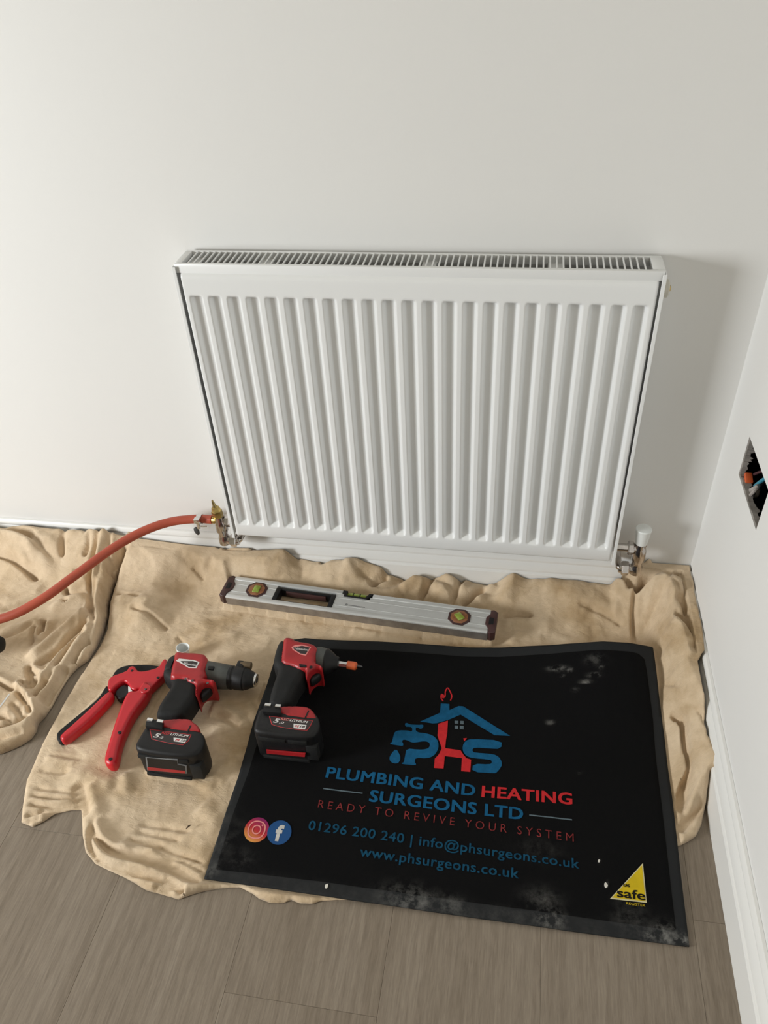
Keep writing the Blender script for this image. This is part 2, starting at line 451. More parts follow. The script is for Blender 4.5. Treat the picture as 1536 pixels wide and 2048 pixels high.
# flat lettering, as a mesh laid on any surface through a mapping (s, t) -> xyz
def text_geo(s, bold=0.0, shear=0.0, spacing=1.0):
    cu = bpy.data.curves.new('t', 'FONT'); cu.body = s; cu.size = 1; cu.offset = bold; cu.shear = shear
    cu.space_character = spacing; cu.resolution_u = 3; cu.fill_mode = 'FRONT'
    ob = bpy.data.objects.new('t', cu); COL.objects.link(ob)
    dg = bpy.context.evaluated_depsgraph_get(); dg.update()
    me = bpy.data.meshes.new_from_object(ob.evaluated_get(dg))
    v = np.array([p.co[:] for p in me.vertices]); f = [tuple(p.vertices) for p in me.polygons]
    bpy.data.objects.remove(ob, do_unlink=True); bpy.data.curves.remove(cu); bpy.data.meshes.remove(me)
    return v, f
CAPH = None
def cap_height():
    global CAPH
    if CAPH is None: CAPH = text_geo('H')[0][:, 1].max()
    return CAPH
def text_plane(g, s, q0, q1, h, z, bold=.0, shear=0.0, spacing=1.0):
    """text with its baseline from photo pixel q0 to q1 on the level plane z, capitals h metres tall"""
    v, f = text_geo(s, 0, shear, spacing); a = np.array(W(q0, z)); b = np.array(W(q1, z))
    e1 = b-a; w = np.linalg.norm(e1); e1 /= w; e2 = np.array([-e1[1], e1[0]])
    x0, x1 = v[:, 0].min(), v[:, 0].max(); ch = cap_height()
    for k, (ex, ey) in enumerate([(0, 0), (1, .5), (-1, -.5), (1, -.5), (-1, .5)] if bold else [(0, 0)]):
        out = []
        for p in v:
            c = a+e1*((p[0]-x0)/(x1-x0)*w+ex*bold*h)+e2*(p[1]/ch*h+ey*bold*h); out.append((c[0], c[1], z+k*.00002))
        g.add(out, f)
    return g

# ------------------------------------------------------------------ the room
def struct(o): o['kind'] = 'structure'; return o
T = .1
g = G().box((XL-.1, YN-.1, -.05), (XR+.1, .1, -.0025))
FLOOR = struct(g.build('floor', M['subfloor'], smooth=False))
random.seed(3)
PW, PL = .228, 1.22
plank_mesh = None
k = 0
for i in range(-11, 4):
    x0 = .217+PW*(i-0); 
    if x0 > XR: continue
    off = -.885 if i == 0 else -.885+[.41, .80, .62, .20, .95][i % 5]
    for j in range(-3, 3):
        y1 = off+PL*j; y0 = y1-PL
        a, b = max(y0, YN), min(y1, 0); xa, xb = max(x0, XL), min(x0+PW, XR)
        if b-a < .02 or xb-xa < .01: continue
        gp = G().bbox((xa+.0001, a+.0001, -.0025), (xb-.0001, b-.0001, 0), .0004, seg=1)
        gp.build('plank', M['plank'], FLOOR, angle=20); k += 1

struct(G().box((XL-T, 0, -.05), (XR+T, T, ZC)).build('wall_back', M['wall'], smooth=False))
struct(G().box((XL-T, YN-T, -.05), (XR+T, YN, ZC)).build('wall_front', M['wall_far'], smooth=False))
struct(G().box((XL-T, YN-T, ZC), (XR+T, T, ZC+T)).build('ceiling', M['ceiling'], smooth=False))
g = G()
g.box((XL-T, YN, -.05), (XL, WY0, ZC)); g.box((XL-T, WY1, -.05), (XL, 0, ZC))
g.box((XL-T, WY0, -.05), (XL, WY1, WZ0)); g.box((XL-T, WY0, WZ1), (XL, WY1, ZC))
struct(g.build('wall_left', M['wall_far'], smooth=False))
g = G(); fw = .04
g.box((XL-.08, WY0, WZ0), (XL-.035, WY0+fw, WZ1)); g.box((XL-.08, WY1-fw, WZ0), (XL-.035, WY1, WZ1))
g.box((XL-.08, WY0+fw, WZ0), (XL-.035, WY1-fw, WZ0+fw)); g.box((XL-.08, WY0+fw, WZ1-fw), (XL-.035, WY1-fw, WZ1))
struct(g.build('window_1', M['white_plastic'], smooth=False))

# right wall with the cut-out for a double socket box
HY0, HY1, HZ0, HZ1, BT = -.276, -.128, .440, .517, .010
g = G()
g.box((XR, YN, -.05), (XR+BT, HY0, ZC)); g.box((XR, HY1, -.05), (XR+BT, 0, ZC))
g.box((XR, HY0, -.05), (XR+BT, HY1, HZ0)); g.box((XR, HY0, HZ1), (XR+BT, HY1, ZC))
WR = struct(g.build('wall_right', M['wall'], smooth=False))
g = G()   # hollow behind the board, its shade painted near-black
x0, x1 = XR+BT, XR+.085
a, b, c, d = HY0-.06, HY1+.06, HZ0-.05, HZ1+.05
g.add([(x1,a,c),(x1,b,c),(x1,b,d),(x1,a,d),(x0,a,c),(x0,b,c),(x0,b,d),(x0,a,d)],
      [(0,1,2,3),(0,4,5,1),(1,5,6,2),(2,6,7,3),(3,7,4,0)])
g.build('cavity', M['cavity'], WR, smooth=False)
# ragged cut plaster edges lining the hole, standing inside the cut
def ragged(p0, p1, inward, depth0, n, seed, amp):
    rs = np.random.RandomState(seed); p0 = np.array(p0); p1 = np.array(p1); inward = np.array(inward)
    v = []; f = []
    for i in range(n+1):
        p = p0+(p1-p0)*i/n; dep = depth0+rs.rand()*amp; q = inward*(.0005+.0022*rs.rand())
        v += [p+np.array([.0006, 0, 0]), p+q+np.array([.002, 0, 0]), p+q*1.4+np.array([dep, 0, 0]), p+np.array([dep, 0, 0])]
    for i in range(n):
        for k in range(3): f.append((i*4+k, i*4+k+1, i*4+4+k+1, i*4+4+k))
    return v, f
g = G()
for p0, p1, inw, sd in [((XR, HY1, HZ0), (XR, HY1, HZ1), (0, -1, 0), 1), ((XR, HY0, HZ0), (XR, HY1, HZ0), (0, 0, 1), 2),
                        ((XR, HY0, HZ0), (XR, HY0, HZ1), (0, 1, 0), 3), ((XR, HY0, HZ1), (XR, HY1, HZ1), (0, 0, -1), 4)]:
    g.add(*ragged(p0, p1, inw, .008, 26, sd, .008))
g.build('cut_edge', M['plaster_edge'], WR, angle=20)

# skirting boards: flat face, step, hollow, rounded top
SK = [(.0, .0), (.018, .0), (.018, .066), (.0165, .069), (.0145, .0705), (.0145, .0735), (.0155, .076), (.0145, .083), (.0115, .090),
      (.0085, .0945), (.0085, .0975), (.0092, .0995), (.0075, .1055), (.0045, .109), (.0, .110)]
def skirting(name, P, along, lo, hi):
    v = []; n = len(P)
    for t in (lo, hi):
        for d, z in P: v.append(along(t, d, z))
    f = [(i, i+1, n+i+1, n+i) for i in range(n-1)]+[tuple(range(n))[::-1], tuple(range(n, 2*n))]
    return struct(G().add(v, f).build(name, M['skirting'], angle=25))
skirting('baseboard_back', SK, lambda t, d, z: (t, -d-.0003, z+.0003), XL, XR)
skirting('baseboard_right', SK, lambda t, d, z: (XR-d-.0003, t, z+.0003), YN, -.0185)
skirting('baseboard_left', SK, lambda t, d, z: (XL+d+.0003, t, z+.0003), YN, -.0185)

# ------------------------------------------------------------------ radiator
RW, RH, ZB, YF, YB = .8, .6, .1675, -.0776, -.0090
ZT = ZB+RH
RAD = thing('radiator', (.4, (YF+YB)/2, ZB), 'white ribbed steel panel radiator hung on the white wall', 'radiator')
# pressed front panel
NP = 23; X0, X1 = .0105, .7910; pitch = (X1-X0-.010)/NP; DEP = .0115
def groove(u):     # u in 0..1 across one pitch: 0 = land, 1 = bottom of the channel
    a = np.abs(u-.5)*2; return 1-sm(.36, .74, a)
def gz(z): return sm(ZT-.0565, ZT-.0475, z)*0+np.where(z > ZB+.3, 1-sm(ZT-.057, ZT-.049, z), sm(ZB+.037, ZB+.046, z))
us = np.array([0, .08, .13, .18, .22, .26, .30, .35, .5, .65, .70, .74, .78, .82, .87, .92])
xs = [X0, X0+.0012, X0+.003]
for i in range(NP): xs += list(X0+.005+pitch*(i+us))
xs += [X1-.005, X1-.003, X1-.0012, X1]
xs = np.array(sorted(xs))
zs = np.concatenate([[ZB+.004, ZB+.006, ZB+.010, ZB+.034], np.linspace(ZB+.037, ZB+.046, 5), np.linspace(ZB+.06, ZT-.07, 12),
                     np.linspace(ZT-.057, ZT-.049, 5), [ZT-.046, ZT-.030, ZT-.022, ZT-.018, ZT-.014, ZT-.010, ZT-.007]])
def rim(x): return .004*(1-np.clip((np.minimum(x-X0, X1-x))/.003, 0, 1))**2
XX, ZZ = np.meshgrid(xs, zs)
u = ((XX-X0-.005)/pitch); inr = (u >= 0) & (u <= NP)
YY = YF+np.where(inr, groove(u % 1.0), 0)*gz(ZZ)*DEP+rim(XX)
YY = YY+.010*np.clip((ZZ-(ZT-.021))/.014, 0, 1)**2.2          # rolled top edge
YY = YY+.006*np.clip(((ZB+.010)-ZZ)/.006, 0, 1)**2            # rolled foot
nx, nz = len(xs), len(zs); g = G()
g.v = [(float(XX[j, i]), float(YY[j, i]), float(ZZ[j, i])) for j in range(nz) for i in range(nx)]
g.f = [(j*nx+i, j*nx+i+1, (j+1)*nx+i+1, (j+1)*nx+i) for j in range(nz-1) for i in range(nx-1)]
solidify(g.build('front_panel', M['enamel'], RAD, angle=50), .0015, -1)
# rear water panel and convector fins between
G().bbox((.02, YB-.012, ZB+.01), (RW-.02, YB-.006, ZT-.02), .002).build('rear_panel', M['enamel_in'], RAD)
g = G(); nf = 48
for i in range(nf):
    x = .03+(RW-.06)*i/(nf-1); g.box((x-.0006, YF+.020, ZB+.05), (x+.0006, YB-.014, ZT-.045))
g.build('convector_fins', M['enamel_in'], RAD, smooth=False)
# side covers
for s, xa in ((0, 0.0), (1, RW)):
    sg = 1 if s == 0 else -1
    g = G()
    g.bbox((min(xa, xa+sg*.0016), YF+.0005, ZB-.002), (max(xa, xa+sg*.0016), YB, ZT), .0006, seg=1)
    g.bbox((min(xa, xa+sg*.0062), YF-.0005, ZB-.002), (max(xa, xa+sg*.0062), YF+.0014, ZT), .0006, seg=1)
    sc = g.build('side_cover', M['enamel'], RAD)
    if s == 1:
        pl = G().lathe((RW, -.045, ZT-.035), (1, 0, 0), [(0, .0145), (.009, .0145), (.011, .012)], 20).build('vent_plug', M['plug'], sc)
        G().lathe((RW+.0108, -.045, ZT-.035), (1, 0, 0), [(0, .005), (.003, .0045)], 6).build('vent_screw', M['brass'], RAD)
# top grille: frame and slats
GX0, GX1 = .0025, .7975; zg0, zg1 = ZT-.004, ZT+.004
g = G()
g.bbox((GX0, YF+.004, zg0-.008), (GX1, YF+.0125, zg1), .0015)
g.bbox((GX0, YB-.0065, zg0-.008), (GX1, YB, zg1), .0015)
g.bbox((GX0, YF+.0125, zg0), (GX0+.012, YB-.0065, zg1), .001); g.bbox((GX1-.018, YF+.0125, zg0), (GX1, YB-.0065, zg1), .001)
GR = g.build('top_grille', M['enamel'], RAD)
ns = 73; p0 = GX0+.012; pw = (GX1-.018-p0)/(ns+1)
slat_me = None
for i in range(ns):
    x = p0+pw*(i+1)
    if slat_me is None:
        so = G().bbox((-.0013, YF+.0115, zg1-.0035), (.0013, YB-.0055, zg1-.0004), .0005, seg=1).build('slat', M['enamel'], None)
        slat_me = so.data; COL.objects.unlink(so); bpy.data.objects.remove(so)
    o = bpy.data.objects.new('slat', slat_me); COL.objects.link(o); o.parent = GR
    o.location = (x-.4, -(YF+YB)/2, -ZB); WORLD[o] = wloc(GR)
for px_ in (372, 526, 856, 1113):
    x = up((px_, 522), 1, -.045)[0]; x = max(x, .02)
    g = G(); g.bbox((x-.012, YB-.040, ZT-.011), (x+.012, YB-.002, ZT-.008), .001)
    g.bbox((x-.012, YB-.006, ZT-.075), (x+.012, YB-.003, ZT-.008), .001)
    g.build('wall_bracket', M['enamel'], RAD)

# ------------------------------------------------------------------ valves, hose
def valve(xs_, sg, name, label, capped):
    """sg = direction from the valve towards the radiator"""
    y = -.045; t = thing(name, (xs_, y, .118), label, 'valve')
    g = G()
    g.lathe((xs_, y, .118), (0, 0, 1), [(0, .0095), (.003, .0125), (.020, .0125), (.024, .0105), (.034, .0105), (.040, .0135), (.062, .0135), (.070, .0115), (.080, .0105)], 24)
    g.build('body', M['chrome'], t)
    xe = 0.0-.001 if sg > 0 else RW+.001
    zt = .186
    # tail and union nut to the radiator
    G().lathe((xs_, y, zt), (sg, 0, 0), [(.006, .0085), (abs(xe-xs_), .0085)], 20).build('tail', M['chrome'], t)
    G().lathe((xs_+sg*.012, y, zt), (sg, 0, 0), [(0, .0125), (.002, .0145), (.010, .0145), (.012, .0125)], 6).build('union_nut', M['chrome'], t, angle=30)
    # lower elbow turning under the radiator, with its compression nut, then into the wall
    G().lathe((xs_, y, .130), (sg, 0, 0), [(.004, .0105), (.032, .0105), (.035, .009)], 20).build('elbow', M['chrome'], t)
    G().lathe((xs_+sg*.014, y, .130), (sg, 0, 0), [(0, .013), (.002, .0150), (.013, .0150), (.015, .013)], 6).build('compression_nut', M['chrome'], t, angle=30)
    pts = spline([(xs_+sg*.026, y, .130), (xs_+sg*.031, y+.002, .130), (xs_+sg*.034, y+.010, .130), (xs_+sg*.034, y+.0435, .130)], 5)
    G().tube(pts, .0075, 14).build('pipe', M['chrome'], t)
    if capped:
        G().lathe((xs_, y, .200), (0, 0, 1), [(0, .0105), (.001, .0118), (.034, .0152), (.037, .0158), (.039, .0145), (.0398, .010)], 28).build('cap', M['white_plastic'], t)
        g = G()
        for k in range(8):
            w = k*math.pi/4; g.bbox((xs_+.0105*math.cos(w)-.0012, y+.0105*math.sin(w)-.0012, .192), (xs_+.0105*math.cos(w)+.0012, y+.0105*math.sin(w)+.0012, .200), .0004, seg=1)
        g.build('cap_collar', M['chrome'], t)
    return t
valve(.849, -1, 'lockshield_valve', 'chrome radiator valve with a white plastic cap, right of the radiator', True)
xv = -.035
VL = valve(xv, 1, 'drain_valve', 'uncapped chrome and brass valve with the red hose on it', False)
g = G().lathe((xv-.002, -.045, .196), (-.12, 0, 1), [(0, .0105), (.004, .0118), (.016, .0118), (.018, .010), (.026, .008), (.028, .005)], 6)
g.build('gland_nut', M['brass'], VL, angle=30)
g = G().lathe((xv-.005, -.045, .221), (-.14, 0, 1), [(0, .0050), (.003, .0052), (.006, .0040), (.014, .0030), (.020, .0016)], 12)
g.build('spindle', M['brass_thread'], VL)
g = G().lathe((xv-.006, -.045, .186), (-1, 0, -.03), [(0, .0095), (.012, .0090), (.014, .0075), (.050, .0075)], 16)
g.build('hose_tail', M['brass'], VL)

hp = [np.array([xv-.018, -.045, .186]), np.array([xv-.055, -.045, .1845])]
for q, z in [((340, 1044), .182), ((283, 1064), .176), ((222, 1099), .164), ((150, 1151), .146), ((78, 1202), .126), ((0, 1238), .108)]:
    hp.append(up(q, 2, z))
e = hp[-1]; hp += [e+np.array([-.14, -.03, -.045]), e+np.array([-.30, -.08, -.06]), e+np.array([-.5, -.2, -.06])]
hp[-1][2] = .075; hp[-2][2] = .080; hp[-3][2] = .092
HP = spline(hp, 10)
HOSE = G().tube(HP, .0098, 18).build('drain_hose', M['hose'], None, tuple(hp[0]))
tag(HOSE, 'red-orange rubber hose curving from the left valve down over the cloth', 'hose')
CL = thing('hose_clip', (xv-.050, -.045, .170), 'small steel worm-drive clip tightened round the end of the red hose', 'hose clip')
ca = np.array([xv-.052, -.045, .1846])
g = G().lathe(ca, (1, 0, .03), [(0, .0102), (0, .0114), (.011, .0114), (.011, .0102)], 28, caps=False)
g.build('band', M['steel'], CL)
g = G(); g.bbox((ca[0]-.001, ca[1]-.020, ca[2]+.002), (ca[0]+.012, ca[1]-.0085, ca[2]+.014), .002); g.build('worm_housing', M['steel'], CL)
g = G().lathe((ca[0]+.0055, ca[1]-.014, ca[2]-.014), (0, 0, 1), [(0, .0042), (.004, .0045), (.018, .0040)], 12); g.build('worm_screw', M['steel'], CL)
g = G()
g.pillow(chaikin([(-.004, 0), (.004, 0), (.0062, -.010), (.003, -.019), (-.003, -.019), (-.0062, -.010)], 2), -.0012, .0012, .0005,
         M4=Matrix.Translation((ca[0]-.004, ca[1]-.014, ca[2]-.012)) @ Matrix.Rotation(math.radians(70), 4, 'X') @ Matrix.Rotation(math.radians(25), 4, 'Z'))
g.build('thumb_key', M['dark_steel'], CL)
g = G().tube([(ca[0]+.006, ca[1]-.011, ca[2]-.011), (ca[0]+.022, ca[1]-.008, ca[2]-.0125)], .0016, 8); g.build('band_tail', M['steel'], CL)

# ------------------------------------------------------------------ door mat surface (needed before the sheets beneath it)
_mx = np.array([.13, .214, .339, .483, .585, .684, .784, .834, .888]); _mz = np.array([.017, .017, .019, .019, .024, .044, .065, .067, .058])
def zmat(x, y):
    base = .0045+.0125*sm(.95, .35, x)*sm(-.75, -.60, y)+.004*sm(.6, .15, x)
    base = base+.006*sm(-.66, -.45, y)
    top = np.interp(x, _mx, _mz)
    s = sm(-.44, -.185, y)
    return base*(1-s)+np.maximum(top, base)*s+.0012*fbm(x*9, y*9, 2)
def on_mat(q):
    z = .012
    for _ in range(8):
        x, y = W(q, z); z = float(zmat(np.array(x), np.array(y)))
    return x, y
MAT_TOP = [on_mat(q) for q in [(572, 1281), (610, 1276), (640, 1279), (700, 1281), (760, 1283), (900, 1292), (1000, 1295), (1100, 1290), (1200, 1283), (1250, 1285), (1306, 1294)]]
MAT_LEFT = [on_mat(q) for q in [(408, 1757), (440, 1660), (476, 1554), (493, 1496), (507, 1443), (534, 1369), (549, 1320), (556, 1293)]]
MAT_POLY = MAT_LEFT+MAT_TOP+[on_mat(q) for q in [(1318, 1390), (1330, 1482), (1345, 1600), (1362, 1750), (1379, 1893), (1130, 1860), (900, 1828), (640, 1790)]]

# ------------------------------------------------------------------ dust sheets
# level resting place
LZ0 = .026
lA = np.array(W((438, 1206), LZ0)); lB = np.array(W((992, 1284), LZ0))
LE1 = (lB-lA)/np.linalg.norm(lB-lA); LE2 = np.array([-LE1[1], LE1[0]])
LLEN = .600; LWID = .066; LTH = .024
lC = (lA+lB)/2; lA = lC-LE1*LLEN/2
LEVEL_RECT = [lA, lA+LE1*LLEN, lA+LE1*LLEN+LE2*LWID, lA+LE2*LWID]
DB = .0130      # where the drill, the cutter and the cap rest
DRILL_BAT = [(-.037, -.508), (.042, -.510), (.064, -.510), (.077, -.520), (.083, -.537), (.080, -.555), (.060, -.567), (-.028, -.566), (-.042, -.556), (-.040, -.533)]
PADS = [(LEVEL_RECT, LZ0-.0004, 1.7), (DRILL_BAT, DB-.0004, .25),
        ([(-.065, -.325), (.125, -.335), (.125, -.385), (-.065, -.395)], DB+.003, .3),
        (WL([(112, 1465), (250, 1330), (340, 1315), (335, 1350), (240, 1530), (215, 1540)], .02), DB-.0002, .25)]
def pads(x, y, h):
    for P, z, k in PADS:
        d = seg_dist(x, y, P, True)[0]; i = inside(x, y, P); d = np.where(i, 0, d)
        h = np.minimum(h, z+d*k); h = np.where(i, z, h)
    return h
def folds(x, y, F, zp=.025):
    h = np.zeros(x.shape)
    for pts, amp, w1, w2 in F:
        P = chaikin(WL(pts, zp), 2, False)
        lo = P.min(0)-.09; hi = P.max(0)+.09
        k = (x > lo[0]) & (x < hi[0]) & (y > lo[1]) & (y < hi[1])
        if not k.any(): continue
        xx, yy = x[k], y[k]
        d, s, t, _, _ = seg_dist(xx, yy, P)
        w = np.where(s >= 0, w1, w2)
        h[k] += amp*np.exp(-(d/w)**2)*sm(0, .14, t)*sm(0, .14, 1-t)
    return h
C = lambda pts, a=.006, w=.0045: (pts, -a, w, w)            # crease
R = lambda pts, a=.010, w=.014, w2=None: (pts, a, w, w2 or w)    # ridge (w: left of travel, w2: right)

def blur(h, n):
    if h.ndim != 2: return h
    for _ in range(n):
        p = np.pad(h, 1, mode='edge'); h = (p[:-2, 1:-1]+2*p[1:-1, 1:-1]+p[2:, 1:-1])/4
        p = np.pad(h, 1, mode='edge'); h = (p[1:-1, :-2]+2*p[1:-1, 1:-1]+p[1:-1, 2:])/4
    return h
creases = lambda F: [f for f in F if f[1] < 0]
crests = lambda F: [f for f in F if f[1] > 0]
def ridged(x, y, f, sd):
    n = fbm(x*f+sd*7.3+.35*fbm(x*f*.7, y*f*.7+sd, 2), y*f+sd*3.1, 3); return (1-np.clip(np.abs(n)*2.6, 0, 1))**2-.3
def flow(x, y, pts, f, amp, width, sd, zp=.03, bias=0.0):
    # long soft folds running along a guide line: rounded crests, pinched valleys
    P = chaikin(WL(pts, zp), 3, False); L = float(np.sum(np.linalg.norm(np.diff(P, axis=0), axis=1)))
    h = np.zeros(x.shape); lo = P.min(0)-width*1.3; hi = P.max(0)+width*1.3
    k = (x > lo[0]) & (x < hi[0]) & (y > lo[1]) & (y < hi[1])
    if not k.any(): return h
    d, s, t, _, _ = seg_dist(x[k], y[k], P); ss = d*s
    ph = ss*f+.9*vnoise(ss*f*.45+sd*5.1, t*L*9+sd)+.35*vnoise(ss*f*.3+sd*2.7, t*L*22+3*sd)
    a = .55+.45*vnoise(ss*f*.5+sd*9.7, t*L*7+sd*1.7)
    env = np.exp(-(ss/width)**4)*sm(0, .12, t)*sm(0, .12, 1-t)
    h[k] = amp*env*(np.abs(np.sin(np.pi*ph))**.8*a-.22+bias)
    return h
# --- main sheet
wall_edge = [((312, 1096), 0), ((382, 1095), 0), ((486, 1090), 0), ((531, 1097), 0), ((568, 1110), 0), ((606, 1130), 0), ((660, 1123), 0), ((690, 1122), 0), ((727, 1141), 0),
             ((779, 1158), 0), ((808, 1167), 0), ((828, 1161), 0), ((922, 1161), 0), ((974, 1178), 0), ((1026, 1161), 0), ((1130, 1166), 0), ((1198, 1172), 0), ((1222, 1172), 0),
             ((1235, 1156), 0), ((1265, 1142), 0), ((1317, 1136), 0), ((1351, 1136), 0)]
we = np.array([up(q, 1, -.030) for q, _ in wall_edge])
side_edge = [(1372, 1148), (1376, 1166), (1386, 1195), (1389, 1230), (1394, 1298), (1404, 1370), (1399, 1410), (1404, 1474), (1413, 1510), (1414, 1552), (1411, 1610)]
se = np.array([up(q, 0, XR-.026) for q in side_edge])
MAIN = [(-.262, -.0215)]+[(float(x), -.0210) for x in np.linspace(-.20, .80, 11)]+[(.838, -.0200), (.858, -.0040), (.90, -.0030), (.9625, -.0030), (.9625, -.10), (.9625, -.20), (.9600, -.235), (.9465, -.255)]
MAIN += [(.9465, y) for y in (-.30, -.40)]
MAIN += WL([(1415, 1540), (1411, 1612), (1403, 1650), (1392, 1672), (1376, 1683), (1362, 1690)], .004)
MAIN += [(.80, -.60), (.62, -.700), (.47, -.715)]
MAIN += WL([(684, 1797), (640, 1800), (624, 1806), (600, 1805), (582, 1798), (565, 1804), (540, 1804), (518, 1796), (505, 1786), (479, 1772), (440, 1775), (410, 1780), (384, 1787), (356, 1797),
            (330, 1789), (292, 1779), (268, 1764), (246, 1752), (215, 1738), (190, 1726), (170, 1702), (164, 1668), (162, 1617), (140, 1619), (109, 1625), (88, 1640), (64, 1652), (41, 1643),
            (44, 1612), (52, 1560), (78, 1500), (101, 1455), (125, 1413), (161, 1350), (198, 1293), (214, 1262), (220, 1232), (221, 1212), (229, 1186), (242, 1160), (262, 1138), (284, 1116)], .006)
MAIN = [tuple(p) for p in MAIN]
